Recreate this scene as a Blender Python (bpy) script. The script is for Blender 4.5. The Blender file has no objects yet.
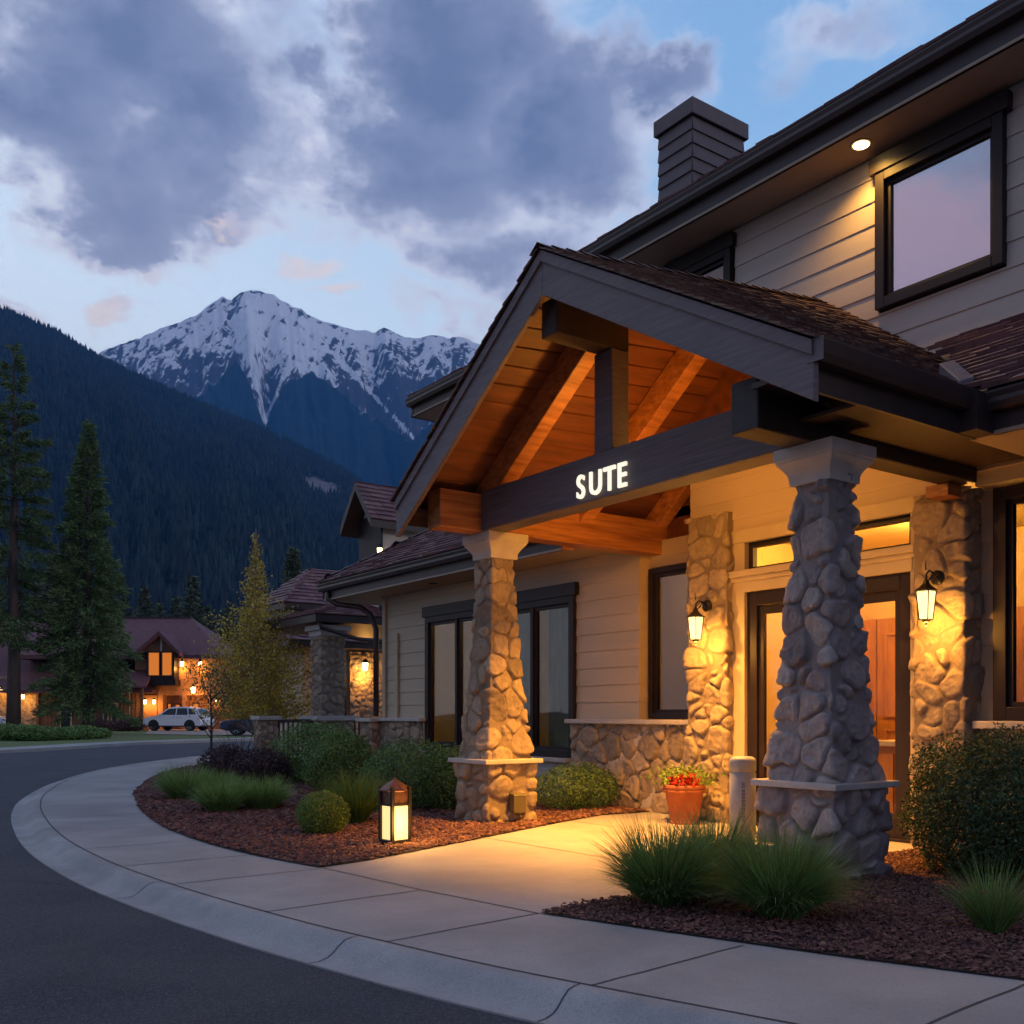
import bpy, bmesh, math, random
import numpy as np
from mathutils import Vector, Matrix
R = math.radians
C = bpy.context.scene.collection
SC = bpy.context.scene

# ------------------------------------------------------------------ camera, sky, sun, exposure
cam_d = bpy.data.cameras.new('camera'); cam = bpy.data.objects.new('camera', cam_d); C.objects.link(cam)
cam.location = (0, 0, 1.25); cam.rotation_euler = (R(90), 0, -math.atan2(.582, .813))
cam_d.sensor_width = 36; cam_d.lens = 36*994/1024; cam_d.shift_y = .197
cam_d.clip_start = .05; cam_d.clip_end = 20000
SC.camera = cam
SC.view_settings.view_transform = 'Standard'; SC.view_settings.look = 'None'
SC.view_settings.gamma = 1; SC.view_settings.exposure = 0.0

SI, CO = .582, .813
RT = Vector((CO, -SI, 0)); FW = Vector((SI, CO, 0))

def nd(nt, typ, **kw):
    n = nt.nodes.new(typ)
    for k, v in kw.items():
        if k.startswith('i_'):
            n.inputs[k[2:].replace('_', ' ')].default_value = v
        elif k.startswith('n'):
            n.inputs[int(k[1:])].default_value = v
        else: setattr(n, k, v)
    return n
def mth(nt, op, a, b=None, c=None, clamp=False):
    n = nt.nodes.new('ShaderNodeMath'); n.operation = op; n.use_clamp = clamp
    for i, x in enumerate((a, b, c)):
        if x is None: continue
        if isinstance(x, (int, float)): n.inputs[i].default_value = x
        else: nt.links.new(x, n.inputs[i])
    return n.outputs[0]
def mixc(nt, f, a, b):
    n = nt.nodes.new('ShaderNodeMix'); n.data_type = 'RGBA'
    for i, x in ((0, f), (6, a), (7, b)):
        if isinstance(x, (int, float)): n.inputs[i].default_value = x
        elif isinstance(x, tuple): n.inputs[i].default_value = (*x, 1) if len(x) == 3 else x
        else: nt.links.new(x, n.inputs[i])
    return n.outputs[2]
def ramp(nt, f, stops, interp='LINEAR'):
    n = nt.nodes.new('ShaderNodeValToRGB'); nt.links.new(f, n.inputs[0]); n.color_ramp.interpolation = interp
    e = n.color_ramp.elements
    while len(e) < len(stops): e.new(.5)
    for k, (p, c) in enumerate(stops):
        e[k].position = p; e[k].color = (*c, 1) if len(c) == 3 else c
    return n.outputs[0]

def build_world():
    W = bpy.data.worlds.new('World'); SC.world = W; W.use_nodes = True
    nt = W.node_tree; nt.nodes.clear(); L = nt.links
    tc = nt.nodes.new('ShaderNodeTexCoord'); D = tc.outputs['Generated']
    def dot(v):
        n = nt.nodes.new('ShaderNodeVectorMath'); n.operation = 'DOT_PRODUCT'; L.new(D, n.inputs[0]); n.inputs[1].default_value = v; return n.outputs['Value']
    r_, f_, u_ = dot(RT), dot(FW), dot((0, 0, 1))
    # clear dusk sky : twilight gradient, warm and pale low, blue above, paler toward the afterglow
    up = mth(nt, 'MAXIMUM', u_, 0.0)
    base = ramp(nt, up, [(0, (.72, .66, .60)), (.22, (.68, .70, .72)), (.36, (.44, .57, .71)), (.50, (.20, .35, .55)), (.75, (.10, .19, .38)), (1, (.07, .13, .30))])
    glow = mth(nt, 'MULTIPLY', mth(nt, 'SUBTRACT', .62, mth(nt, 'ABSOLUTE', mth(nt, 'ADD', r_, .45))), .75, clamp=True)
    base = mixc(nt, glow, base, (.74, .78, .80))
    # fbm
    mp = nt.nodes.new('ShaderNodeMapping'); L.new(D, mp.inputs[0]); mp.inputs['Scale'].default_value = (1, 1, 1.5)
    n1 = nd(nt, 'ShaderNodeTexNoise', i_Scale=4.2, i_Detail=8.0, i_Roughness=.56, i_Distortion=.25); L.new(mp.outputs[0], n1.inputs['Vector'])
    n2 = nd(nt, 'ShaderNodeTexNoise', i_Scale=2.2, i_Detail=4.0, i_Roughness=.55); L.new(mp.outputs[0], n2.inputs['Vector'])
    n3 = nd(nt, 'ShaderNodeTexNoise', i_Scale=11.0, i_Detail=6.0, i_Roughness=.6); L.new(mp.outputs[0], n3.inputs['Vector'])
    qq = nt.nodes.new('ShaderNodeCombineXYZ'); L.new(r_, qq.inputs[0]); L.new(u_, qq.inputs[1]); L.new(f_, qq.inputs[2])
    def warp(src, scale, amp, det):
        w_ = nd(nt, 'ShaderNodeTexNoise', i_Scale=scale, i_Detail=det, i_Roughness=.6); L.new(mp.outputs[0], w_.inputs['Vector'])
        a = nt.nodes.new('ShaderNodeVectorMath'); a.operation = 'SUBTRACT'; L.new(w_.outputs['Color'], a.inputs[0]); a.inputs[1].default_value = (.5, .5, .5)
        b = nt.nodes.new('ShaderNodeVectorMath'); b.operation = 'SCALE'; L.new(a.outputs[0], b.inputs[0]); b.inputs['Scale'].default_value = amp
        c = nt.nodes.new('ShaderNodeVectorMath'); c.operation = 'ADD'; L.new(src.outputs[0], c.inputs[0]); L.new(b.outputs[0], c.inputs[1]); return c
    q = warp(warp(qq, 5.0, .20, 6.0), 22.0, .05, 4.0)
    def blobfield(blobs):
        cur = None
        for (px, py, rx, ry, w) in blobs:
            v = Vector(((px-512)/994, (714-py)/994, 1)) if px is not None else Vector((-1.075, .46, -.065)); s = v.length; v /= s
            a = nt.nodes.new('ShaderNodeVectorMath'); a.operation = 'SUBTRACT'; L.new(q.outputs[0], a.inputs[0]); a.inputs[1].default_value = v
            b = nt.nodes.new('ShaderNodeVectorMath'); b.operation = 'MULTIPLY'; L.new(a.outputs[0], b.inputs[0]); b.inputs[1].default_value = (994*s/rx, 994*s/ry, 1.5)
            c = nt.nodes.new('ShaderNodeVectorMath'); c.operation = 'LENGTH'; L.new(b.outputs[0], c.inputs[0])
            d = mth(nt, 'MULTIPLY', mth(nt, 'SUBTRACT', 1.0, c.outputs['Value']), w)
            cur = d if cur is None else mth(nt, 'SMOOTH_MAX', cur, d, .12)
        return cur
    big = blobfield([(110, 10, 270, 155, 1.05), (60, 95, 140, 95, 1.0), (205, 120, 150, 105, 1.1), (130, 175, 125, 70, .95), (250, 195, 70, 50, .7),
                     (445, 60, 130, 125, 1.1), (500, 60, 75, 70, .8), (410, 160, 170, 105, 1.15), (560, 150, 125, 90, 1.0), (660, 95, 75, 42, .75), (480, 255, 145, 62, .8),
                     (560, 320, 110, 55, .75), (450, 318, 90, 30, .55), (850, 20, 90, 55, .42)])
    # far side of the sky gets its own scattered cloud
    gen = mth(nt, 'SUBTRACT', mth(nt, 'MULTIPLY', n2.outputs[0], 1.6), .78)
    gen = mth(nt, 'SUBTRACT', gen, mth(nt, 'MULTIPLY', mth(nt, 'MAXIMUM', f_, 0.0), 1.3))
    fld = mth(nt, 'MAXIMUM', big, gen)
    nz = mth(nt, 'SUBTRACT', n1.outputs[0], .5)
    nz3 = mth(nt, 'SUBTRACT', n3.outputs[0], .5)
    dens = mth(nt, 'ADD', fld, mth(nt, 'ADD', mth(nt, 'MULTIPLY', nz, .95), mth(nt, 'MULTIPLY', nz3, .45)))
    mask = ramp(nt, dens, [(-.0, (0, 0, 0)), (.42, (1, 1, 1))], 'EASE')
    core = ramp(nt, mth(nt, 'ADD', dens, mth(nt, 'ADD', mth(nt, 'MULTIPLY', mth(nt, 'SUBTRACT', n2.outputs[0], .5), .9), mth(nt, 'MULTIPLY', nz3, 1.1))), [(.06, (.56, .56, .62)), (.24, (.34, .36, .46)), (.50, (.17, .195, .29)), (1.0, (.095, .12, .205))])
    low = ramp(nt, u_, [(.30, (1, 1, 1)), (.50, (0, 0, 0))])
    core = mixc(nt, mth(nt, 'MULTIPLY', low, .55), core, (.33, .32, .40))
    pk = ramp(nt, dens, [(.05, (1, 1, 1)), (.35, (0, 0, 0))])
    lowp = ramp(nt, u_, [(.38, (1, 1, 1)), (.54, (0, 0, 0))])
    pinkf = mth(nt, 'MULTIPLY', mth(nt, 'MULTIPLY', pk, lowp), mth(nt, 'MULTIPLY', n1.outputs[0], 1.7), clamp=True)
    core = mixc(nt, pinkf, core, (.62, .44, .37))
    sky = mixc(nt, mth(nt, 'MULTIPLY', mask, .95), base, core)
    side = blobfield([(None, 0, 95, 80, 1.0)])      # rosy cloud bank added out of view, to be reflected in the upper window
    sm = ramp(nt, mth(nt, 'ADD', side, mth(nt, 'MULTIPLY', nz, .35)), [(.0, (0, 0, 0)), (.55, (1, 1, 1))], 'EASE')
    sky = mixc(nt, mth(nt, 'MULTIPLY', sm, .9), sky, mixc(nt, n1.outputs[0], (.80, .50, .46), (.60, .50, .60)))
    # small lit puffs near the peak
    puf = blobfield([(136, 300, 34, 24, 1.0), (312, 278, 40, 20, .8), (250, 213, 34, 16, .7), (15, 305, 26, 18, .8), (350, 320, 36, 14, .8), (160, 253, 26, 10, .5), (175, 297, 22, 8, .45)])
    pd = mth(nt, 'ADD', puf, mth(nt, 'ADD', mth(nt, 'MULTIPLY', nz, .7), mth(nt, 'MULTIPLY', nz3, .9)))
    pm = ramp(nt, pd, [(.10, (0, 0, 0)), (.75, (1, 1, 1))], 'EASE')
    pcol = ramp(nt, mth(nt, 'ADD', mth(nt, 'MULTIPLY', nz3, 3.0), .5), [(.2, (.42, .40, .48)), (.75, (.62, .53, .50))])
    sky = mixc(nt, mth(nt, 'MULTIPLY', pm, .85), sky, pcol)
    dn = ramp(nt, u_, [(.0, (1, 1, 1)), (.02, (0, 0, 0))])
    hor = mth(nt, 'LESS_THAN', u_, 0.0)
    back = ramp(nt, mth(nt, 'ADD', mth(nt, 'MULTIPLY', f_, .5), .5), [(.15, (.44, .40, .45)), (.75, (1, 1, 1))])
    mu = nt.nodes.new('ShaderNodeMix'); mu.data_type = 'RGBA'; mu.blend_type = 'MULTIPLY'; mu.inputs[0].default_value = 1; L.new(sky, mu.inputs[6]); L.new(back, mu.inputs[7]); sky = mu.outputs[2]
    sky = mixc(nt, hor, sky, (.02, .025, .035))
    bg = nt.nodes.new('ShaderNodeBackground'); L.new(sky, bg.inputs[0]); bg.inputs[1].default_value = 2.0
    o = nt.nodes.new('ShaderNodeOutputWorld'); L.new(bg.outputs[0], o.inputs[0])
build_world()
sd = bpy.data.lights.new('sun', 'SUN'); sun = bpy.data.objects.new('sun', sd); C.objects.link(sun)
sd.energy = .7; sd.angle = R(12); sd.color = (1, .86, .80)
sun.rotation_euler = Vector((-.35, .9, -.36)).to_track_quat('-Z', 'Y').to_euler()   # faint afterglow from behind the camera's right

# ------------------------------------------------------------------ helpers
def tag(o, label=None, cat=None, group=None, kind=None):
    if label: o['label'] = label
    if cat: o['category'] = cat
    if group: o['group'] = group
    if kind: o['kind'] = kind
    return o
def empty(name, loc=(0, 0, 0), rz=0, label=None, cat=None, group=None, kind=None):
    o = bpy.data.objects.new(name, None); C.objects.link(o); o.location = loc; o.rotation_euler = (0, 0, rz)
    o.empty_display_size = .2
    return tag(o, label, cat, group, kind)
def copy_tree(o, parent=None):
    c = o.copy(); C.objects.link(c); c.parent = parent
    for ch in list(o.children): copy_tree(ch, c)
    return c

class MB:
    """collects geometry, builds ONE mesh object"""
    def __init__(s): s.v = []; s.f = []; s.sm = []
    def add(s, vs, fs, smooth=False):
        b = len(s.v); s.v += [tuple(v) for v in vs]; s.f += [tuple(i+b for i in f) for f in fs]; s.sm += [smooth]*len(fs); return s
    def box(s, x0, x1, y0, y1, z0, z1, bev=0):
        x0, x1 = min(x0, x1), max(x0, x1); y0, y1 = min(y0, y1), max(y0, y1); z0, z1 = min(z0, z1), max(z0, z1)
        if bev:
            bm = bmesh.new(); bmesh.ops.create_cube(bm, size=1)
            for v in bm.verts: v.co = Vector(((x0+x1)/2+v.co.x*(x1-x0), (y0+y1)/2+v.co.y*(y1-y0), (z0+z1)/2+v.co.z*(z1-z0)))
            bmesh.ops.bevel(bm, geom=bm.edges[:], offset=bev, segments=2, affect='EDGES', profile=.6)
            bm.verts.index_update(); s.add([v.co[:] for v in bm.verts], [[v.index for v in f.verts] for f in bm.faces]); bm.free(); return s
        return s.add([(x0, y0, z0), (x1, y0, z0), (x1, y1, z0), (x0, y1, z0), (x0, y0, z1), (x1, y0, z1), (x1, y1, z1), (x0, y1, z1)],
                     [(3, 2, 1, 0), (4, 5, 6, 7), (0, 1, 5, 4), (1, 2, 6, 5), (2, 3, 7, 6), (3, 0, 4, 7)])
    def prism(s, pts, vec, smooth=False):
        """polygon pts (3d) extruded by vec"""
        n = len(pts); a = [Vector(p) for p in pts]; b = [p+Vector(vec) for p in a]
        s.add(a+b, [tuple(range(n))[::-1], tuple(range(n, 2*n))] + [(i, (i+1) % n, n+(i+1) % n, n+i) for i in range(n)], smooth); return s
    def tube(s, pts, rad, seg=8, caps=True, sq=False):
        pts = [Vector(p) for p in pts]; n = len(pts)
        if not isinstance(rad, (list, tuple)): rad = [rad]*n
        vs = []; prev = None
        for i, p in enumerate(pts):
            t = (pts[min(i+1, n-1)]-pts[max(i-1, 0)]).normalized()
            a = prev if prev is not None else (Vector((0, 0, 1)) if abs(t.z) < .9 else Vector((1, 0, 0)))
            x = (a-t*a.dot(t)).normalized(); y = t.cross(x); prev = x
            for k in range(seg):
                w = 2*math.pi*(k+.5)/seg
                vs.append(p+(x*math.cos(w)+y*math.sin(w))*rad[i])
        fs = [(i*seg+k, i*seg+(k+1) % seg, (i+1)*seg+(k+1) % seg, (i+1)*seg+k) for i in range(n-1) for k in range(seg)]
        if caps: fs += [tuple(range(seg))[::-1], tuple(range((n-1)*seg, n*seg))]
        s.add(vs, fs, not sq); return s
    def lathe(s, prof, c=(0, 0, 0), seg=24, smooth=True):
        vs = [(c[0]+r*math.cos(2*math.pi*(k+.5)/seg), c[1]+r*math.sin(2*math.pi*(k+.5)/seg), c[2]+z) for r, z in prof for k in range(seg)]
        n = len(prof)
        fs = [(i*seg+k, i*seg+(k+1) % seg, (i+1)*seg+(k+1) % seg, (i+1)*seg+k) for i in range(n-1) for k in range(seg)]
        fs += [tuple(range(seg))[::-1], tuple(range((n-1)*seg, n*seg))]
        s.add(vs, fs, smooth); return s
    def build(s, name, m, parent=None, bevel=0, **kw):
        me = bpy.data.meshes.new(name); me.from_pydata(s.v, [], s.f)
        me.polygons.foreach_set('use_smooth', s.sm); me.update()
        if m: me.materials.append(m)
        o = bpy.data.objects.new(name, me); C.objects.link(o)
        if parent: o.parent = parent
        if bevel:
            b = o.modifiers.new('bevel', 'BEVEL'); b.width = bevel; b.segments = 2; b.limit_method = 'ANGLE'
        tag(o, **kw); return o

def np_mesh(name, V, F, m, parent=None, smooth=False, attrs=None, **kw):
    """V (n,3) F (k,3|4) numpy"""
    me = bpy.data.meshes.new(name); n, k = len(V), F.shape[1]
    me.vertices.add(n); me.vertices.foreach_set('co', np.ascontiguousarray(V, dtype=np.float32).ravel())
    me.loops.add(F.size); me.loops.foreach_set('vertex_index', np.ascontiguousarray(F, dtype=np.int32).ravel())
    me.polygons.add(len(F)); me.polygons.foreach_set('loop_start', np.arange(0, F.size, k, dtype=np.int32))
    me.polygons.foreach_set('use_smooth', np.full(len(F), smooth))
    me.update(calc_edges=True)
    for an, av in (attrs or {}).items():
        a = me.attributes.new(an, 'FLOAT', 'POINT'); a.data.foreach_set('value', np.ascontiguousarray(av, dtype=np.float32).ravel())
    me.materials.append(m); me.validate()
    o = bpy.data.objects.new(name, me); C.objects.link(o)
    if parent: o.parent = parent
    tag(o, **kw); return o
def grid_faces(nu, nv, closed=False):
    i = np.arange(nu if closed else nu-1); j = np.arange(nv-1)
    I, J = np.meshgrid(i, j, indexing='ij'); I2 = (I+1) % nu
    return np.stack([I*nv+J, I2*nv+J, I2*nv+J+1, I*nv+J+1], -1).reshape(-1, 4)

# ------------------------------------------------------------------ materials
def mat(name, col, rough=.6, var=.15, scale=6, bump=0, bscale=60, metal=0, stretch=None, col2=None, spec=.5, attr=None, island=0, trans=0, coat=0, detail=5):
    m = bpy.data.materials.new(name); m.use_nodes = True; nt = m.node_tree; L = nt.links
    p = nt.nodes['Principled BSDF']; p.inputs['Roughness'].default_value = rough; p.inputs['Metallic'].default_value = metal
    p.inputs['Specular IOR Level'].default_value = spec
    if coat: p.inputs['Coat Weight'].default_value = coat
    tc = nt.nodes.new('ShaderNodeTexCoord'); vec = tc.outputs['Object']
    if stretch:
        mp = nt.nodes.new('ShaderNodeMapping'); L.new(vec, mp.inputs[0]); mp.inputs['Scale'].default_value = stretch; vec = mp.outputs[0]
    n = nd(nt, 'ShaderNodeTexNoise', i_Scale=float(scale), i_Detail=float(detail), i_Roughness=.6); L.new(vec, n.inputs['Vector'])
    c2 = col2 if col2 else tuple(c*(1-var) for c in col); c1 = col if col2 else tuple(min(1, c*(1+var)) for c in col)
    out = mixc(nt, ramp(nt, n.outputs[0], [(.32, (0, 0, 0)), (.68, (1, 1, 1))]), c2, c1)
    if attr:
        a = nt.nodes.new('ShaderNodeAttribute'); a.attribute_name = attr[0]
        out = mixc(nt, a.outputs['Fac'], out, attr[1])
    if island:
        g = nt.nodes.new('ShaderNodeNewGeometry')
        h = nt.nodes.new('ShaderNodeHueSaturation'); L.new(out, h.inputs['Color'])
        L.new(mth(nt, 'ADD', mth(nt, 'MULTIPLY', g.outputs['Random Per Island'], 2*island), 1-island), h.inputs['Value'])
        L.new(mth(nt, 'ADD', mth(nt, 'MULTIPLY', g.outputs['Random Per Island'], .04), .48), h.inputs['Hue']); out = h.outputs[0]
    L.new(out, p.inputs['Base Color'])
    if bump:
        b = nd(nt, 'ShaderNodeTexNoise', i_Scale=float(bscale), i_Detail=4.0, i_Roughness=.65); L.new(vec, b.inputs['Vector'])
        bn = nt.nodes.new('ShaderNodeBump'); bn.inputs['Strength'].default_value = bump; bn.inputs['Distance'].default_value = .02
        L.new(b.outputs[0], bn.inputs['Height']); L.new(bn.outputs[0], p.inputs['Normal'])
    if trans:   # leaf translucency
        t = nt.nodes.new('ShaderNodeBsdfTranslucent'); L.new(out, t.inputs[0]); mx = nt.nodes.new('ShaderNodeMixShader'); mx.inputs[0].default_value = trans
        o = nt.nodes['Material Output']; L.new(p.outputs[0], mx.inputs[1]); L.new(t.outputs[0], mx.inputs[2]); L.new(mx.outputs[0], o.inputs[0])
    return m
def emis(name, col, st):
    m = bpy.data.materials.new(name); m.use_nodes = True; nt = m.node_tree
    p = nt.nodes['Principled BSDF']; p.inputs['Base Color'].default_value = (*[min(1, c*.8) for c in col], 1); p.inputs['Roughness'].default_value = .4
    p.inputs['Emission Color'].default_value = (*col, 1); p.inputs['Emission Strength'].default_value = st
    return m
def glass(name, refl=.12, tint=(1, 1, 1), rough=.01, coat=(.9, .95, 1)):
    m = bpy.data.materials.new(name); m.use_nodes = True; nt = m.node_tree; nt.nodes.clear(); L = nt.links
    t = nt.nodes.new('ShaderNodeBsdfTransparent'); t.inputs[0].default_value = (*tint, 1)
    g = nt.nodes.new('ShaderNodeBsdfGlossy'); g.inputs['Roughness'].default_value = rough; g.inputs[0].default_value = (*coat, 1)
    tc = nt.nodes.new('ShaderNodeTexCoord'); n = nd(nt, 'ShaderNodeTexNoise', i_Scale=1.3, i_Detail=1.0); L.new(tc.outputs['Object'], n.inputs['Vector'])
    bn = nt.nodes.new('ShaderNodeBump'); bn.inputs['Strength'].default_value = .04; bn.inputs['Distance'].default_value = .05; L.new(n.outputs[0], bn.inputs['Height']); L.new(bn.outputs[0], g.inputs['Normal'])
    fr = nd(nt, 'ShaderNodeFresnel', i_IOR=1.5)
    f = mth(nt, 'ADD', mth(nt, 'MULTIPLY', fr.outputs[0], .32), refl, clamp=True)
    mx = nt.nodes.new('ShaderNodeMixShader'); L.new(f, mx.inputs[0]); L.new(t.outputs[0], mx.inputs[1]); L.new(g.outputs[0], mx.inputs[2])
    o = nt.nodes.new('ShaderNodeOutputMaterial'); L.new(mx.outputs[0], o.inputs[0]); return m
def stone_mat(name, mort, a, b, c):
    m = bpy.data.materials.new(name); m.use_nodes = True; nt = m.node_tree; L = nt.links
    p = nt.nodes['Principled BSDF']; p.inputs['Roughness'].default_value = .85; p.inputs['Specular IOR Level'].default_value = .3
    at1 = nt.nodes.new('ShaderNodeAttribute'); at1.attribute_name = 'cell'; at2 = nt.nodes.new('ShaderNodeAttribute'); at2.attribute_name = 'joint'
    tc = nt.nodes.new('ShaderNodeTexCoord')
    st = ramp(nt, at1.outputs['Fac'], [(0, a), (.3, b), (.6, c), (.85, a), (1, tuple(x*.75 for x in b))])
    n = nd(nt, 'ShaderNodeTexNoise', i_Scale=14.0, i_Detail=8.0, i_Roughness=.7); L.new(tc.outputs['Object'], n.inputs['Vector'])
    st = mixc(nt, ramp(nt, n.outputs[0], [(.35, (0, 0, 0)), (.7, (1, 1, 1))]), mixc(nt, .45, st, (.06, .05, .045)), st)
    v = nd(nt, 'ShaderNodeTexNoise', i_Scale=90.0, i_Detail=3.0, i_Roughness=.6); L.new(tc.outputs['Object'], v.inputs['Vector'])
    st = mixc(nt, ramp(nt, v.outputs[0], [(.58, (0, 0, 0)), (.75, (.5, .5, .5))]), st, (.5, .46, .42))
    out = mixc(nt, ramp(nt, at2.outputs['Fac'], [(.25, (1, 1, 1)), (.6, (0, 0, 0))]), st, mort)
    L.new(out, p.inputs['Base Color'])
    hh = mth(nt, 'ADD', mth(nt, 'MULTIPLY', n.outputs[0], 1.0), mth(nt, 'MULTIPLY', v.outputs[0], .25))
    bn = nt.nodes.new('ShaderNodeBump'); bn.inputs['Strength'].default_value = .7; bn.inputs['Distance'].default_value = .02
    L.new(hh, bn.inputs['Height']); L.new(bn.outputs[0], p.inputs['Normal']); return m

def speckle(m, sc, amt, dirt=.0):
    nt = m.node_tree; L = nt.links; p = nt.nodes['Principled BSDF']; src = p.inputs['Base Color'].links[0].from_socket
    tc = nt.nodes.new('ShaderNodeTexCoord'); n = nd(nt, 'ShaderNodeTexNoise', i_Scale=float(sc), i_Detail=3.0, i_Roughness=.8); L.new(tc.outputs['Object'], n.inputs['Vector'])
    out = mixc(nt, ramp(nt, n.outputs[0], [(.30, (amt, amt, amt)), (.55, (0, 0, 0))]), src, (.03, .03, .032))
    v = nd(nt, 'ShaderNodeTexNoise', i_Scale=.55, i_Detail=9.0, i_Roughness=.62, i_Distortion=.6); L.new(tc.outputs['Object'], v.inputs['Vector'])
    out = mixc(nt, ramp(nt, v.outputs[0], [(.36, (dirt, dirt, dirt)), (.56, (0, 0, 0))]), out, (.11, .095, .085))
    L.new(out, p.inputs['Base Color'])
def cracks(m, sc, wd, amt):
    nt = m.node_tree; L = nt.links; p = nt.nodes['Principled BSDF']; src = p.inputs['Base Color'].links[0].from_socket
    tc = nt.nodes.new('ShaderNodeTexCoord'); n = nd(nt, 'ShaderNodeTexNoise', i_Scale=1.7, i_Detail=8.0, i_Roughness=.7); L.new(tc.outputs['Object'], n.inputs['Vector'])
    a = nt.nodes.new('ShaderNodeVectorMath'); a.operation = 'SCALE'; L.new(n.outputs['Color'], a.inputs[0]); a.inputs['Scale'].default_value = .9
    b = nt.nodes.new('ShaderNodeVectorMath'); b.operation = 'ADD'; L.new(tc.outputs['Object'], b.inputs[0]); L.new(a.outputs[0], b.inputs[1])
    v = nd(nt, 'ShaderNodeTexVoronoi', i_Scale=float(sc)); v.feature = 'DISTANCE_TO_EDGE'; L.new(b.outputs[0], v.inputs['Vector'])
    k = nd(nt, 'ShaderNodeTexNoise', i_Scale=.5, i_Detail=2.0); L.new(tc.outputs['Object'], k.inputs['Vector'])
    f = mth(nt, 'MULTIPLY', mth(nt, 'LESS_THAN', v.outputs['Distance'], wd*sc), ramp(nt, k.outputs[0], [(.50, (0, 0, 0)), (.56, (amt, amt, amt))]))
    L.new(mixc(nt, f, src, (.012, .012, .012)), p.inputs['Base Color'])
def aggregate(m, sc, col, amt):
    nt = m.node_tree; L = nt.links; p = nt.nodes['Principled BSDF']; src = p.inputs['Base Color'].links[0].from_socket
    tc = nt.nodes.new('ShaderNodeTexCoord'); v = nd(nt, 'ShaderNodeTexVoronoi', i_Scale=float(sc)); L.new(tc.outputs['Object'], v.inputs['Vector'])
    sp = nt.nodes.new('ShaderNodeSeparateColor'); L.new(v.outputs['Color'], sp.inputs[0])
    f = mth(nt, 'MULTIPLY', mth(nt, 'GREATER_THAN', sp.outputs[0], .80), amt)
    L.new(mixc(nt, f, src, col), p.inputs['Base Color'])
M = {}
M['asphalt'] = mat('asphalt', (.044, .047, .060), .82, .22, 1.2, .5, 160, spec=.4)
M['concrete'] = mat('concrete', (.40, .37, .345), .8, .13, 1.1, .18, 90, detail=9)
M['kerbc'] = mat('kerb_concrete', (.40, .385, .37), .8, .16, 1.6, .22, 80, detail=9)
speckle(M['concrete'], 130, .28, .30); speckle(M['kerbc'], 120, .30, .42); speckle(M['asphalt'], 45, .8, .3); cracks(M['asphalt'], .42, .012, .75); cracks(M['concrete'], .30, .004, .35); aggregate(M['asphalt'], 150, (.15, .15, .17), .55); aggregate(M['concrete'], 130, (.20, .18, .165), .22); aggregate(M['kerbc'], 130, (.18, .17, .16), .25)
M['joint'] = mat('joint', (.07, .065, .06), .95, .3)
M['soil'] = mat('mulch_soil', (.045, .026, .022), .95, .4, 8, .8, 60)
M['grassland'] = mat('grassland', (.05, .07, .03), .95, .3, .5, .4, 6)
M['lawn'] = mat('lawn_grass', (.12, .15, .04), .95, .3, 4, .6, 30)
M['chip'] = mat('mulch_chip', (.15, .062, .048), .85, .35, 9, .2, 60, island=.6)
M['siding'] = mat('siding', (.50, .39, .265), .65, .06, 2.5, .12, 50, stretch=(1, .15, 1.5))
M['siding_grey'] = mat('siding_upper', (.52, .43, .36), .65, .06, 2.5, .12, 50, stretch=(1, .15, 1.5))
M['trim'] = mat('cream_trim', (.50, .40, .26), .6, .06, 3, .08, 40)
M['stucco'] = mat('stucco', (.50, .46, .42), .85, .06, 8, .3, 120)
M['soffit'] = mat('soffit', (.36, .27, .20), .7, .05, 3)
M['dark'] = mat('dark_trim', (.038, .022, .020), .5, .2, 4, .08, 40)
M['frame'] = mat('window_frame', (.020, .012, .012), .5, .15, 5, spec=.3)
M['gutter'] = mat('gutter_metal', (.050, .029, .026), .42, .15, 3)
M['beam'] = mat('dark_stained_beam', (.105, .086, .094), .55, .28, 5, .35, 40, stretch=(1.5, .35, 9))
M['beamx'] = mat('dark_stained_beam_long', (.028, .019, .018), .6, .28, 5, .35, 40, stretch=(.35, 1.5, 9))
M['barge'] = mat('bargeboard_paint', (.155, .118, .125), .55, .2, 5, .35, 40, stretch=(1.5, .5, 8))
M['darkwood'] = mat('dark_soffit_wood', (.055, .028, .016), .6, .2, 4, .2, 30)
M['chim'] = mat('chimney_paint', (.115, .082, .088), .6, .12, 5, .15, 40)
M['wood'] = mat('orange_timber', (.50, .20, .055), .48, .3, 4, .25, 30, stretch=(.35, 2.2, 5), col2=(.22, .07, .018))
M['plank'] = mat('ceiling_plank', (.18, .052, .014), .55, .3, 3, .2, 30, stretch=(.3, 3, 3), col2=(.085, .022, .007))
M['shingle'] = mat('shake_shingle', (.15, .078, .058), .8, .3, 7, .6, 50, island=.38)
M['tile'] = mat('roof_tile', (.19, .088, .088), .65, .2, 7, .4, 50, island=.28)
M['stoneA'] = stone_mat('column_stone', (.30, .245, .225), (.48, .38, .335), (.30, .245, .24), (.60, .49, .42))
M['stoneB'] = stone_mat('wall_stone', (.26, .195, .135), (.47, .355, .235), (.36, .275, .195), (.54, .41, .27))
M['cap'] = mat('cast_stone', (.50, .45, .40), .75, .1, 5, .25, 60)
M['glass_dark'] = glass('glass_low', .01, (.62, .62, .58))
M['glass_door'] = glass('glass_door', .0, (.97, .97, .95))
M['glass_up'] = glass('glass_reflective', .55, (.6, .6, .6), coat=(.95, .95, 1))
M['curtain'] = mat('curtain', (.62, .62, .55), .9, .08, 6)
M['intwall'] = mat('interior_wall', (.62, .46, .24), .8, .05, 3)
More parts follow.
